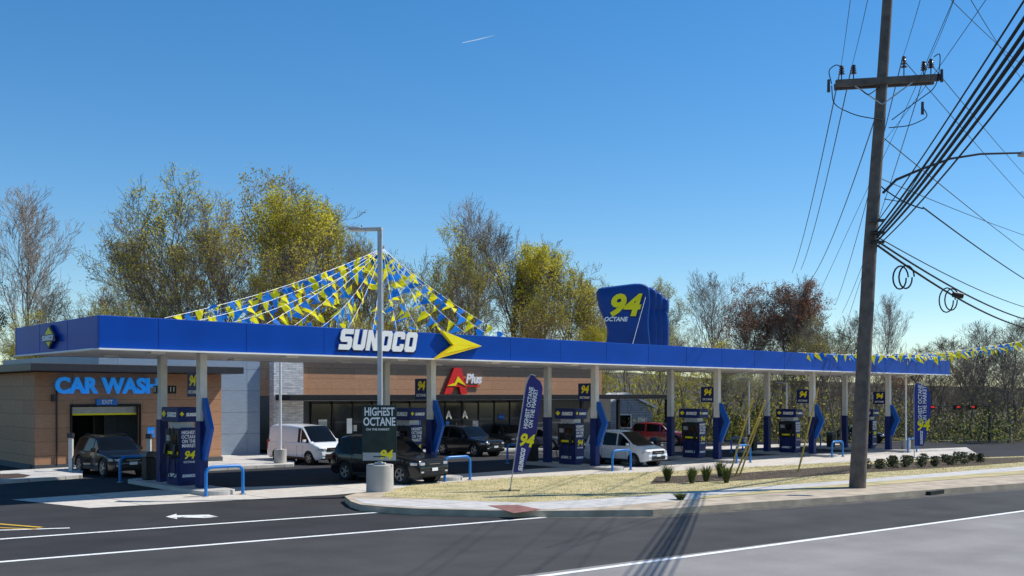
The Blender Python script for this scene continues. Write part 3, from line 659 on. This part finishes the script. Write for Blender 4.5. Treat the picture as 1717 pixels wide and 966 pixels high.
thin=[((1410,112),Zp,(1430,-40),20,.008),((1428,112),Zp,(1462,-40),20,.008),((1513,98),Zp,(1552,-40),20,.008),((1557,103),Zp,(1612,-40),20,.008),
 ((1410,112),Zp,(1328,458),95,.022),((1428,112),Zp,(1343,452),95,.022),((1470,190),Zp,(1357,472),85,.022),((1513,98),Zp,(1400,512),100,.02),((1557,103),Zp,(1412,525),100,.018),
 ((1513,98),Zp,(1717,330),70,.016),((1557,103),Zp,(1717,290),70,.016),((1480,230),Zp,(1717,418),70,.02),((1478,300),Zp,(1717,392),60,.015),
 ((1590,-5),25,(1717,108),40,.010),((1625,-5),25,(1717,135),42,.010),((1548,348),Zp-1,(1717,465),58,.028),((1474,310),Zp,(1548,350),Zp-1,.024),
 ((1478,270),Zp,(1600,-10),22,.008),((1480,240),Zp,(1655,-10),20,.008)]
for p,z1,q,z2,r in thin:
    a=at(*p,z1); c=at(*q,z2); wire(a,a+(c-a)*(1.0 if z2>75 or z2<Zp-.5 and z2>30 else 1.3),.12 if z2<75 else .8,r,'thin power line running from the crossarm','thinwire' if z2>60 else 'wire','power lines')
for (bx,by),(tx,ty) in (((1232,800),(1283,672)),((1222,800),(1262,668)),((1240,798),(1275,700)),((1338,792),(1372,650))):
    a=gp(bx,by,KH); t_=at(tx,ty,a.y-.8*(1 if bx<1300 else .5))
    o=MB().tube([Vector((0,0,0)),t_-a],.036,8).obj('guy_guard',M['guard'],loc=a,smooth=True); o['label']='yellow plastic guy wire guard standing in mulch bed'; o['category']='guy wire guard'; o['group']='guy wire guards'
for (bx,by),(tx,ty) in (((1232,800),(1462,300)),((1338,792),(1456,430))):
    a=gp(bx,by,KH); wire(a,at(tx,ty,Zp),0,.008,'thin steel guy wire bracing the utility pole','thinwire','guy wires',4,'guy_wire')

b=gp(1659,741); e=top('traffic_signal','dark mast arm traffic signal with red lights','traffic light',b)
zt=3.38+(HY-682)/F*b.y-b.z
MB().cyl((0,0,0),(0,0,zt+.3),.13,.1,8).tube([(0,0,zt),(-3,0,zt+.1),(-5.6,0,zt+.05)],.06,6).obj('mast',M['dark'],e)
for x in (-2.9,-1.6,-5.2): MB().box((x,-.1,zt-.05),(.75 if x!=-5.2 else .4,.25,.4)).obj('signal_head',M['black'],e); MB().box((x,-.24,zt-.02),(.3,.04,.16)).obj('red_light',M['signalred'],e)

# ---------------------------------------------------------------- vehicles
def lerp_tab(tab,x):
    if x<=tab[0][0]: return tab[0][1]
    for (x0,y0),(x1,y1) in zip(tab,tab[1:]):
        if x<=x1:
            f=(x-x0)/(x1-x0); f=f*f*(3-2*f)*.35+f*.65; return y0+(y1-y0)*f
    return tab[-1][1]
def wheelmesh(R,wd):
    m=MB(); n=28; prof=[(R*.64,-wd/2),(R*.93,-wd/2),(R,-wd/2+.03),(R,wd/2-.03),(R*.93,wd/2),(R*.64,wd/2)]
    vs=[(r*cos(2*pi*k/n),y,r*sin(2*pi*k/n)) for k in range(n) for r,y in prof]; q=len(prof)
    m.add(vs,[(k*q+j,k*q+(j+1)%q,((k+1)%n)*q+(j+1)%q,((k+1)%n)*q+j) for k in range(n) for j in range(q)])
    r=MB(); r.cyl((0,-wd*.2,0),(0,wd*.2,0),R*.66,n=24,mi=1)
    for s in (-1,1):
        for k in range(5):
            a=2*pi*k/5
            for da in(-.16,.16):
                c=Vector((cos(a+da)*R*.35,s*wd*.36,sin(a+da)*R*.35)); r.box(c,(R*.6,.03,R*.10),0,ry=-(a+da))
        r.cyl((0,s*wd*.3,0),(0,s*wd*.46,0),R*.14,n=10)
        r.tube([(R*.63*cos(2*pi*k/24),s*wd*.42,R*.63*sin(2*pi*k/24)) for k in range(25)],.018,5,cap=False)
    return m,r
def vehicle(label,cat,pos,az,Lg,W,Hh,paint,kind='suv',group='cars at the fuel station'):
    e=top('parked_car' if kind!='van' else 'cargo_van',label,cat,pos,az,group)
    L2=Lg/2; gc=.25; R=.38 if kind=='suv' else .33
    fa=L2-.90; ra=-L2+.95; ar=R+.055
    if kind=='suv':
        hood=Hh*.605; xw=L2-1.30; xf=L2-2.05; xr=-L2+.50; xb=-L2+.10; tin=.80
    elif kind=='van':
        hood=Hh*.55; xw=L2-.72; xf=L2-1.60; xr=-L2+.12; xb=-L2+.03; tin=.88
    elif kind=='mpv':
        hood=Hh*.57; xw=L2-.80; xf=L2-1.90; xr=-L2+.45; xb=-L2+.08; tin=.80
    else:
        hood=Hh*.60; xw=L2-1.10; xf=L2-2.0; xr=-L2+1.15; xb=-L2+.45; tin=.76
    belt=hood*1.02; nose=(.93,.90,.83,.64) if kind=='suv' else (.93,.87,.76,.60)
    topl=[(-L2,belt*.80),(-L2+.04,belt*.97),(xb,belt),(xr,Hh*.965),(xr+.35,Hh*.99),((xr+xf)/2,Hh),(xf,Hh*.965),(xw,belt),(xw+.25,hood*.985),(L2-.45,hood*nose[0]),(L2-.2,hood*nose[1]),(L2-.07,hood*nose[2]),(L2,hood*nose[3])]
    xs=set([round(-L2+Lg*i/44,3) for i in range(45)])
    for c in (fa,ra):
        for k in range(13): xs.add(round(c-ar*cos(pi*k/12),3))
    for x in (xb,xr,xf,xw,-L2+.04,L2-.07,L2-.03,-L2+.015): xs.add(round(x,3))
    xs=sorted(xs); xs2=[xs[0]]
    for x in xs[1:]:
        if x-xs2[-1]>.018: xs2.append(x)
    xs=xs2
    def planw(x):
        k=max(0,(abs(x)-(L2-.9))/.9); 
        return W/2*(1-(.20 if x>0 else .13)*k**2.6)
    def low(x):
        b=gc+(.10*max(0,(abs(x)-(L2-.35))/.35)**1.5)
        for c in (fa,ra):
            if abs(x-c)<ar: b=max(b,R+math.sqrt(max(0,ar*ar-(x-c)**2)))
        return b
    rows=[];NB=7
    for x in xs:
        pw=planw(x); zt=lerp_tab(topl,x); zb=low(x); 
        sh=min(belt-.05 if x<xw else 9, zt-.07)
        if x>=xw: sh=zt-.08
        sh=max(sh,zb+.06); row=[]
        for j in range(NB):
            f=j/(NB-1); z=zb+(sh-zb)*f; zz=(z-gc)/(belt-gc)
            y=pw*(1-.05*max(0,1-zz*2.5)**2-.035*max(0,(zz-.55)/.45)**2)
            row.append((x,y,z))
        ys=row[-1][1]
        cab=max(0,(zt-sh)-.10)
        if cab>.02 and x<xw:
            hmax=Hh-(belt-.05); fr=cab/hmax
            yt_=ys-.03-(W/2*(1-tin))*min(1,fr)
            row.append((x,ys-.035,sh+.03))
            row.append((x,ys-.035+(yt_-(ys-.035))*.9,sh+.03+(zt-.06-sh-.03)*.93))
            row.append((x,yt_-.07,zt-.035)); row.append((x,yt_*.72,zt-.012)); row.append((x,yt_*.36,zt-.002)); row.append((x,0,zt))
        else:
            row.append((x,ys-.03,sh+(zt-sh)*.45)); row.append((x,ys-.10,sh+(zt-sh)*.75)); row.append((x,ys*.78,sh+(zt-sh)*.92)); row.append((x,ys*.55,sh+(zt-sh)*.97)); row.append((x,ys*.28,zt)); row.append((x,0,zt))
        rows.append(row)
    K=len(rows[0])
    full=[[(x,y,z) for x,y,z in r]+[(x,-y,z) for x,y,z in reversed(r[:-1])] for r in rows]; KK=2*K-1
    vs=[p for r in full for p in r]
    fb=[];fg=[]
    def reg(i,j):
        xm=(xs[i]+xs[i+1])/2; jj=j if j<K-1 else 2*K-3-j
        gl=False
        if jj==NB:
            z0=full[i][NB][2]; z1=full[i][NB+1][2]; z2=full[i+1][NB+1][2]
            if min(z1,z2)-z0>.12 and xm<xw: 
                gl=True
                if kind in('suv','mpv'): pill=[(fa-1.20,fa-1.10),(ra+.40,ra+.50),(-L2,xb+.32)]
                elif kind=='van': pill=[(-L2,.40),(xw-.94,xw-.90)]
                else: pill=[(-.15,-.05),(-L2,xr-.32)]
                for a,b in pill:
                    if a<=xm<=b: gl=False
        if xf<xm<xw-.02 and jj>=NB+2: gl=True
        if jj>=NB+2 and xb+.03<xm<xr-.04 and kind!='van': gl=True
        return gl
    for i in range(len(xs)-1):
        for j in range(KK-1):
            q=(i*KK+j,i*KK+j+1,(i+1)*KK+j+1,(i+1)*KK+j)
            (fg if reg(i,j) else fb).append(q)
    fb.append(tuple(range(KK))); fb.append(tuple((len(xs)-1)*KK+j for j in range(KK)))
    def compact(f):
        used=sorted({i for q in f for i in q}); mp={u:k for k,u in enumerate(used)}
        return [vs[u] for u in used],[tuple(mp[i] for i in q) for q in f]
    a,b=compact(fb); MB().add(a,b).obj('body',M[paint],e,smooth=True,ang=42)
    a,b=compact(fg); MB().add(a,b).obj('window_glass',M['glass'],e,smooth=True,ang=42)
    MB().box((0,0,gc+.16),(Lg-.5,W-.30,.30)).obj('underbody',M['black'],e)
    for s in(-1,1):
        for c in (fa,ra):
            MB().cyl((c,s*(W/2-.36),R),(c,s*(W/2-.07),R),ar+.004,n=26).obj('wheel_arch',M['black'],e)
            if kind=='suv':
                ring=[(c+(ar+.012)*cos(t_),s*(W/2-.012),R+(ar+.012)*sin(t_)) for t_ in [pi*k/16-.12 for k in range(17)]+[pi+.12]]
                MB().tube(ring,.026,6).obj('arch_trim',M['black'],e,smooth=True)
        MB().box(((fa+ra)/2,s*(W/2-.045),gc+.06),(fa-ra-2*ar-.02,.06,.13)).obj('sill_trim',M['black'],e,bevel=.01)
        for x in (fa-ar-.12,fa-1.15,ra+.42) if kind!='van' else (fa-ar-.10,xw-1.14,xw-2.3):
            MB().box((x,s*(W/2-.010),(gc+.14+belt-.14)/2),(.012,.022,belt-gc-.34)).obj('door_seam',M['black'],e)
        for x in ((fa-1.30),(ra+.62)): 
            MB().box((x,s*(W/2-.005),belt-.24),(.19,.035,.03)).obj('door_handle',M[paint],e,bevel=.008)
        MB().box((xw-.42,s*(W/2+.06),belt+.07),(.12,.19,.14)).obj('mirror',M[paint],e,bevel=.03)
        hz=hood*.72; xx=[L2-.12,L2-.22,L2-.38]
        outer=[(L2+.004,s*W*.26),(L2+.0,s*planw(L2)*.93)]+[(x,s*(planw(x)+.006)) for x in xx]
        inner=[(x,s*(planw(x)-.08)) for x in reversed(xx)]+[(L2-.12,s*W*.26)]
        MB().prism(outer+inner,hz-.05,hz+.055,'xy').obj('headlight',M['lamp'],e,bevel=.012)
        MB().box((L2-.01,s*W*.33,gc+.24),(.06,.18,.06)).obj('fog_light',M['lamp'],e,bevel=.01)
        MB().box((-L2+.13,s*(planw(-L2+.1)-.085),belt-.20),(.26,.17,.24 if kind!='van' else .5)).obj('tail_light',M['tail'],e,bevel=.03)
        if kind=='suv': MB().tube([(xr+.25,s*(W/2*tin-.14),Hh-.045),(xr+.32,s*(W/2*tin-.14),Hh+.02),(xf-.3,s*(W/2*tin-.14),Hh+.02),(xf-.2,s*(W/2*tin-.14),Hh-.04)],.014,6).obj('roof_rail',M['dark'],e)
    MB().box((L2-.0,0,hood*.71),(.05,W*.50,hood*.17)).obj('grille',M['black'],e,bevel=.015)
    MB().box((L2+.012,0,hood*.71),(.05,W*.30,.02)).obj('grille_trim',M['rim'],e)
    MB().box((L2-.0,0,gc+.21),(.05,W*.60,.20)).obj('lower_grille',M['black'],e,bevel=.02)
    tm,rm=wheelmesh(R,.24)
    for c in (fa,ra):
        for s in(-1,1):
            o=tm.obj('wheel',M['rubber'],e,loc=(c,s*(W/2-.13),R),smooth=True); rm.obj('rim',[M['rim'],M['black']],o)
    MB().box((L2+.035,0,gc+.33),(.015,.32,.12)).obj('licence_plate',M['white'],e)
    MB().box((-L2-.01,0,hood*.62),(.02,.34,.13)).obj('licence_plate',M['white'],e)
    return e
def az_of(v): return math.atan2(v.y,v.x)
aN=az_of(-N)
def azd(deg): a=radians(deg); return math.atan2(-cos(a),sin(a))
vehicle('black large sport utility vehicle beside the light pole','car',gp(652,806),azd(52),4.95,2.0,1.84,'bpaint')
vehicle('black sport utility vehicle leaving the car wash bay','car',gp(188,795),aN,4.5,1.85,1.66,'bpaint')
vehicle('white cargo van parked beside the walkway','van',gp(514,776),azd(48),4.6,1.85,1.98,'wpaint','van')
vehicle('black sport utility vehicle parked before the store','car',gp(786,763),azd(46),4.6,1.85,1.78,'bpaint')
vehicle('white rounded minivan parked at a fuel pump','car',gp(1048,779),aN,4.4,1.80,1.80,'wpaint','mpv')
vehicle('dark red sport utility vehicle parked in the lot','car',gp(1108,746),azd(60),4.7,1.9,1.75,'redpaint')
vehicle('dark grey sport utility vehicle parked before the store','car',gp(852,752),azd(32),4.5,1.85,1.7,'dpaint')
vehicle('silver grey car parked before the store','car',gp(912,753),azd(50),4.6,1.8,1.5,'gpaint','car')
vehicle('black car parked at far side of the lot','car',gp(1440,742),azd(60),4.6,1.8,1.5,'bpaint','car')

# ---------------------------------------------------------------- trees
def gen_tree(seed,H=20,spread=1.0,leaves=0,lsize=.18,levels=5,trunkfrac=.28,lspread=.3,dens=1.0,minr=.015):
    rnd=random.Random(seed); m=MB(); lv=[]; 
    NS=[9,6,4,3,2]; SD=[8,5,4,3,3]; CH=[int(13*dens),7,6,4,0]
    def grow(p,d,Lh,r,lev):
        n=NS[lev]; pts=[p]; rad=[r]; dirs=[d]
        for i in range(n):
            j=[.10,.18,.22,.26,.3][lev]
            d=(d+Vector((rnd.gauss(0,j),rnd.gauss(0,j),rnd.gauss(0,j*.6)+[.06,.16,.14,.12,.08][lev]))).normalized()
            p=p+d*Lh/n; pts.append(p); dirs.append(d); rad.append(max(minr,r*(1-(i+1)/n*.82)))
        m.tube(pts,rad,SD[lev],cap=False)
        if lev>=levels-1:
            lv.extend(pts[1:]); return
        if lev==levels-2: lv.extend(pts[2:])
        k=CH[lev]
        for c in range(k):
            f=(trunkfrac+(1-trunkfrac)*(c+.5)/k) if lev==0 else (.2+.8*(c+rnd.random())/k)
            f=min(f,.99); i=min(int(f*n),n-1); q=pts[i].lerp(pts[i+1],f*n-i); dd=dirs[i+1]
            ang=rnd.uniform(0,2*pi); side=(dd.orthogonal().normalized()); side.rotate(Matrix.Rotation(ang if lev else c*2.4+rnd.uniform(-.4,.4),3,dd))
            tilt=rnd.uniform(.4,.8) if lev else rnd.uniform(.5,.85)*(1.15-.45*f)
            nd=(dd*cos(tilt)+side*sin(tilt)*(spread if lev==0 else 1)).normalized()
            rr=rad[i]*rnd.uniform(.42,.62); 
            LL=Lh*(.54*(1.2-.7*f) if lev==0 else .57*(1.2-.6*f))*rnd.uniform(.75,1.2)
            grow(q,nd,LL,max(rr,minr),lev+1)
    grow(Vector((0,0,-.3)),Vector((0,0,1)),H*.93,H*.0135,0)
    L_=MB(); vs=[];fs=[]
    if leaves:
        keep=[p for p in lv if sin(p.x*.9+seed)+sin(p.y*.8+seed*2)+sin(p.z*.75+seed*3)+rnd.gauss(0,.5)>-.5] or lv
        for i in range(leaves):
            c=rnd.choice(keep)+Vector((rnd.gauss(0,lspread),rnd.gauss(0,lspread),rnd.gauss(0,lspread*.8)))
            a=Vector((rnd.gauss(0,1),rnd.gauss(0,1),rnd.gauss(0,1))).normalized(); b=a.orthogonal().normalized(); s=lsize*rnd.uniform(.6,1.4)
            o=len(vs); vs+= [c-a*s,c+b*s*.6,c+a*s,c-b*s*.6]; fs.append((o,o+1,o+2,o+3))
        L_.add(vs,fs)
    def mk(mb,nm,mt):
        me=bpy.data.meshes.new(nm); me.from_pydata(mb.v,[],mb.f); me.materials.append(mt); return me
    zmax=max(v[2] for v in m.v)
    return mk(m,'trunk',M['bark']),(mk(L_,'crown',M['lyg']) if leaves else None),zmax
V={}
V['bare1']=gen_tree(1,20,.9,0,dens=1.3); V['bare2']=gen_tree(2,20,.75,1000,.08,dens=1.2)
V['bud1']=gen_tree(3,20,1.1,5500,.09,dens=1.2); V['bud2']=gen_tree(4,20,1.0,5500,.09,trunkfrac=.35,dens=1.2); V['bud3']=gen_tree(5,20,.85,7500,.10)
V['leaf1']=gen_tree(6,20,.95,11500,.11,lspread=.35); V['leaf2']=gen_tree(7,20,.85,11000,.11,lspread=.35)
V['full']=gen_tree(8,20,.9,16000,.15,lspread=.45)
def plant(px,topy,Z,var,leaf='lyg',bark='bark',wide=1.0,lab='tall budding deciduous tree behind the store',rz=None):
    x=(px-CX)/F*Z; g=G(x,Z)*.8-.2; h=CAMZ+(HY-topy)/F*Z-g
    tm,lm,zm=V[var]; s=h/zm
    e=top('deciduous_tree' if leaf!='ldark' else 'evergreen_tree',lab,'tree',(x,Z,g),random.uniform(0,6.28) if rz is None else rz,'trees behind the station')
    for nm,me,mt in (('trunk',tm,bark),('crown',lm,leaf)):
        if me is None: continue
        o=bpy.data.objects.new(nm,me); COL.objects.link(o); o.parent=e; o.material_slots[0].link='OBJECT'; o.material_slots[0].material=M[mt]
    e.scale=(s*wide,s*wide,s)
bl='tall bare grey tree with fine twigs behind the buildings'; yl='tree with fresh yellow green leaves behind the store'; rl='tree with reddish brown spring buds beyond the canopy'; ol='tall tree with sparse olive buds behind the buildings'; pl='pale green blossoming tree behind the canopy'
TR=[(50,308,78,'bare1','lyg2','palebark',.8,bl),(-10,440,66,'full','ldark','bark',.7,'dark green evergreen tree beside the car wash'),
(110,470,84,'bud1','lyg2','bark',1.0,ol),(160,500,80,'bud2','lyg','bark',1.0,yl),(215,400,92,'bare2','lyg2','palebark',.9,bl),
(250,400,88,'bud1','lyg2','bark',1.0,ol),(290,345,86,'bud2','lyg2','bark',1.0,ol),(350,285,84,'bud1','lyg','bark',.95,yl),(385,330,80,'bud2','lyg','bark',1.0,yl),(410,292,90,'bud3','lyg2','bark',.9,ol),(455,310,86,'bud1','lyg','bark',.9,yl),(510,303,82,'leaf1','lyg','bark',.85,yl),
(560,360,88,'leaf2','lyg','bark',.6,yl),(420,420,78,'bud2','lyg','bark',1.0,yl),(230,470,76,'bud3','lyg','bark',.9,yl),(600,400,92,'bare2','lyg2','bark',.9,bl),(655,390,86,'bud2','lyg2','bark',.9,ol),
(705,365,86,'bud3','lyg','bark',.8,yl),(745,400,80,'bud1','lyg','bark',.8,yl),(800,328,92,'bare1','lyg2','palebark',.75,bl),(845,370,86,'bare2','lgreen','bark',.9,'tall tree with dark ivy covered trunk'),(862,440,84,'full','lgreen','bark',.30,'slender tree thick with dark green ivy'),
(910,388,82,'leaf1','lyg','bark',.85,yl),(950,420,88,'bud3','lyg','bark',.9,yl),(985,455,86,'leaf2','lyg2','bark',.75,yl),(1015,480,96,'bare2','lyg2','palebark',.9,bl),(885,470,78,'bud2','lyg','bark',.9,yl),
(1105,463,92,'leaf2','lpale','palebark',.8,pl),(1060,500,96,'bud1','lyg2','bark',.9,ol),(1150,520,90,'bud2','lpale','palebark',1.0,pl),(1195,448,96,'bare1','lyg2','palebark',.9,bl),(1228,478,92,'bud3','lred','bark',.95,rl),
(1270,490,90,'bud1','lred','bark',1.0,rl),(1325,458,88,'leaf1','lred','bark',.85,rl),(1300,475,92,'bud3','lred','bark',.9,rl),(1375,510,92,'bud3','lgreen','bark',.9,'green leafed tree beyond the canopy'),(1402,528,84,'bud3','lyg2','bark',.9,'green leafed tree beyond the canopy'),(1432,520,98,'bare2','lred','bark',1.0,rl),
(1490,488,96,'bare1','lyg2','palebark',.65,bl),(1540,575,104,'bare2','lyg2','bark',1.2,bl),(1600,560,104,'bare2','lyg2','bark',1.3,bl),(1650,535,100,'bare1','lyg2','bark',1.1,bl),(1705,530,98,'bare2','lyg2','bark',1.1,bl),(1580,610,92,'bare2','lyg2','bark',1.3,bl),(1690,600,86,'bare1','lyg2','bark',1.5,bl),(1630,600,96,'bare1','lyg2','bark',1.3,bl),(1640,640,90,'bare2','lgreen','bark',1.5,bl),(1560,600,92,'bare1','lyg2','bark',1.2,bl),(1735,560,90,'bare1','lyg2','bark',1.1,bl),
(1620,575,112,'bare1','lyg2','bark',1.3,bl),(1680,570,112,'bare2','lyg2','bark',1.3,bl),(1520,600,100,'bud3','lred','bark',1.2,rl),(1665,640,96,'bare1','lred','bark',1.4,bl),(1720,630,98,'bare2','lyg2','bark',1.4,bl),(1600,650,94,'bare1','lyg2','bark',1.5,bl),
(1470,600,88,'bare1','lyg2','bark',1.2,bl),(1180,570,82,'bud3','lyg','bark',1.2,yl),(1250,600,80,'bud3','lpale','palebark',1.2,pl),(1340,600,82,'bare2','lyg','bark',1.2,bl),(1410,610,78,'bare1','lyg2','bark',1.2,bl),(1215,590,88,'bare1','lyg2','bark',1.3,bl),(1300,590,90,'bare2','lyg2','bark',1.3,bl),(1380,590,88,'bare1','lyg2','bark',1.2,bl),
(30,520,72,'bud3','lyg','bark',1.0,yl),(90,540,74,'bud3','lyg','bark',1.0,yl),(320,480,78,'bud3','lyg','bark',.8,yl),(640,480,80,'bud3','lyg','bark',1.0,yl),(520,460,80,'bud3','lyg','bark',1.0,yl),(780,470,80,'bud3','lyg','bark',.7,yl),(1000,540,80,'leaf1','lyg','bark',1.0,yl),(1090,560,84,'bud3','lyg','bark',1.0,yl)]
for a in TR: plant(a[0],a[1],a[2],a[3],a[4],a[5],a[6],a[7])
def clutter(name,m,n,zr,hmax,size,seed,x0=-70,x1=90,label=None,cl=500,sliver=False):
    rnd=random.Random(seed); vs=[];fs=[]
    cs=[(rnd.uniform(x0,x1),rnd.uniform(*zr),rnd.random()**1.3*hmax,rnd.uniform(1.0,2.2)) for _ in range(cl)]
    for i in range(n):
        x,y,h,r=rnd.choice(cs); 
        c=Vector((x+rnd.gauss(0,r),y+rnd.gauss(0,r),0)); c.z=G(c.x,c.y)+abs(h+rnd.gauss(0,r*.6))
        if sliver:
            a=Vector((rnd.gauss(0,.35),rnd.gauss(0,.35),1)).normalized(); b=Vector((1,rnd.uniform(-.5,.5),0)).normalized(); s=size*rnd.uniform(.4,1.5); bs=.022
        else:
            a=Vector((rnd.gauss(0,1),rnd.gauss(0,1),rnd.gauss(0,1))).normalized(); b=a.orthogonal().normalized(); s=size*rnd.uniform(.5,1.5); bs=s*.6
        o=len(vs); vs+= [c-a*s,c+b*bs,c+a*s,c-b*bs]; fs.append((o,o+1,o+2,o+3))
    o=MB().add(vs,fs).obj(name,M[m],fix=False); o['kind']='stuff'; o['label']=label or 'tangled spring undergrowth beneath the trees behind the station'; o['category']='undergrowth'
clutter('undergrowth','lyg',26000,(80,100),5,.14,21,-70,25)
clutter('undergrowth','lyg2',16000,(84,104),3.5,.13,25,-70,30)
clutter('undergrowth','lyg',4500,(84,104),3,.11,27,15,70,cl=90)
clutter('undergrowth','lbrown',16000,(82,110),4,.7,22,-70,90,sliver=True)
clutter('undergrowth','lgreen',18000,(84,104),2,.13,24,0,80,cl=240)
clutter('undergrowth','lbrown',16000,(96,112),4,.14,28,20,80,cl=300)

def shrub(px,py,r,h,m,lab,seed,n=700,sz=.06,name='shrub'):
    rnd=random.Random(seed); b=gp(px,py,KH); e=top(name,lab,'shrub',b,0,'shrubs in the planting bed')
    vs=[];fs=[]; st_=MB()
    for k in range(6):
        a=rnd.uniform(0,6.28); st_.tube([(0,0,0),(cos(a)*r*.4,sin(a)*r*.4,h*.75)],[.015,.006],4)
    st_.obj('stem',M['bark'],e)
    for i in range(n):
        a=rnd.uniform(0,6.28); f=rnd.random()**.5; z=rnd.random(); rr=r*f*math.sqrt(max(0,1-(z*1.6-.7)**2*.8))*(1+.25*sin(a*3+seed))
        c=Vector((rr*cos(a),rr*sin(a),h*(.1+.9*z))); a_=Vector((rnd.gauss(0,1),rnd.gauss(0,1),rnd.gauss(0,1))).normalized(); b_=a_.orthogonal().normalized(); s=sz*rnd.uniform(.6,1.5)
        o=len(vs); vs+=[c-a_*s,c+b_*s*.6,c+a_*s,c-b_*s*.6]; fs.append((o,o+1,o+2,o+3))
    MB().add(vs,fs).obj('foliage',M[m],e,fix=False)
for i in range(9): shrub(1450+i*24+random.uniform(-5,5),789-i*1.5+random.uniform(-1,1),random.uniform(.20,.30),random.uniform(.45,.72),'lshrub','small dark green shrub in mulch bed by sidewalk',40+i,300,.05)
for i in range(6): shrub(1500+i*27+random.uniform(-5,5),779-i*1.1,.25,random.uniform(.4,.6),'lshrub','small dark green shrub in mulch bed by sidewalk',80+i,240,.05)
def clump(px,py,r,h,seed,n=160):
    rnd=random.Random(seed); b=gp(px,py,KH); e=top('ornamental_grass','spiky green ornamental grass clump in mulch bed','plant',b,0,'ornamental grass clumps'); vs=[];fs=[]
    for i in range(n):
        a=rnd.uniform(0,6.28); o_=rnd.uniform(0,.08); tip=r*rnd.uniform(.3,1); hh=h*rnd.uniform(.6,1.05)
        d=Vector((cos(a),sin(a),0)); q=Vector((-d.y,d.x,0))*.014
        p0=d*o_; p1=d*(o_+tip*.4)+Vector((0,0,hh*.65)); p2=d*(o_+tip)+Vector((0,0,hh))
        k=len(vs); vs+=[p0-q,p0+q,p1+q,p1-q,p2]; fs+=[(k,k+1,k+2,k+3),(k+3,k+2,k+4)]
    MB().add(vs,fs).obj('blades',M['ornamental'],e,fix=False)
for i,(px,py) in enumerate([(1119,808),(1160,811),(1184,808),(1218,810),(1208,800),(1141,838)]): clump(px,py,.36,.68 if i<5 else .22,i)
rnd=random.Random(3); vs=[];fs=[]
def inpoly(x,y,poly):
    c=False; j=len(poly)-1
    for i in range(len(poly)):
        if (poly[i][1]>y)!=(poly[j][1]>y) and x<(poly[j][0]-poly[i][0])*(y-poly[i][1])/(poly[j][1]-poly[i][1])+poly[i][0]: c=not c
        j=i
    return c
lawn=[(640,833),(760,839),(875,843),(1000,837),(1085,831),(1250,818),(1430,805),(1717,782),(1717,765),(1420,775),(1100,791),(860,801),(690,814),(650,824)]
W3=pxs(lawn,KH); lw=[(p.x,p.y) for p in W3]; xs=[p[0] for p in lw]; ys=[p[1] for p in lw]
cnt=0
while cnt<16000:
    x=rnd.uniform(min(xs),max(xs)); y=rnd.uniform(min(ys),max(ys))
    if not inpoly(x,y,lw): continue
    z=G(x,y)+KH+.008; h=rnd.uniform(.02,.05); a=rnd.uniform(0,6.28); w_=.012
    o=len(vs); vs+=[(x-cos(a)*w_,y-sin(a)*w_,z),(x+cos(a)*w_,y+sin(a)*w_,z),(x+rnd.gauss(0,.03),y+rnd.gauss(0,.03),z+h)]; fs.append((o,o+1,o+2)); cnt+=1
o=MB().add(vs,fs).obj('grass',M['blades'],fix=False); o['kind']='stuff'; o['label']='short dry grass blades on the verge lawn'; o['category']='grass'

a=at(775,72,3000); b_=at(830,59,3000)
MB().tube([Vector((0,0,0)),(b_-a)*.5+Vector((0,0,-1)),b_-a],[1.0,1.5,.3],5).obj('contrail',M['contrail'],loc=a)['kind']='structure'

# ---------------------------------------------------------------- light, sky, camera
S=(U*.91-N*.415).normalized()
el=radians(51)
w=bpy.data.worlds.new('World'); scene.world=w; w.use_nodes=True; nt=w.node_tree
bg=nt.nodes['Background']; sky=nt.nodes.new('ShaderNodeTexSky'); sky.sky_type='NISHITA'; sky.sun_disc=False
sky.sun_elevation=el; sky.sun_rotation=math.atan2(S.x,S.y); sky.air_density=1.0; sky.dust_density=.0; sky.ozone_density=2.5; sky.altitude=50
gm=nt.nodes.new('ShaderNodeGamma'); gm.inputs['Gamma'].default_value=.88
hsv=nt.nodes.new('ShaderNodeHueSaturation'); hsv.inputs['Saturation'].default_value=1.42; hsv.inputs['Value'].default_value=1.08
tint=nt.nodes.new('ShaderNodeMix'); tint.data_type='RGBA'; tint.blend_type='MULTIPLY'; tint.inputs['Factor'].default_value=1; tint.inputs[7].default_value=(.93,1.0,1.05,1)
nt.links.new(sky.outputs[0],gm.inputs['Color']); nt.links.new(gm.outputs[0],hsv.inputs['Color']); nt.links.new(hsv.outputs[0],tint.inputs[6]); nt.links.new(tint.outputs[2],bg.inputs['Color']); bg.inputs['Strength'].default_value=.15
sd=bpy.data.lights.new('sun','SUN'); sd.energy=5; sd.angle=radians(.5); sd.color=(1,.96,.88)
so=bpy.data.objects.new('sun',sd); COL.objects.link(so)
dirv=Vector((S.x*cos(el),S.y*cos(el),sin(el))); so.rotation_euler=dirv.to_track_quat('Z','Y').to_euler(); so.location=(0,0,60)
cd_=bpy.data.cameras.new('camera'); co=bpy.data.objects.new('camera',cd_); COL.objects.link(co)
co.location=(0,0,CAMZ); co.rotation_euler=(pi/2,0,0); cd_.sensor_width=36; cd_.lens=F/1717*36; cd_.shift_y=(HY-483)/1717; cd_.clip_end=8000; cd_.clip_start=.1
scene.camera=co
scene.view_settings.view_transform='Standard'; scene.view_settings.look='None'; scene.view_settings.exposure=0
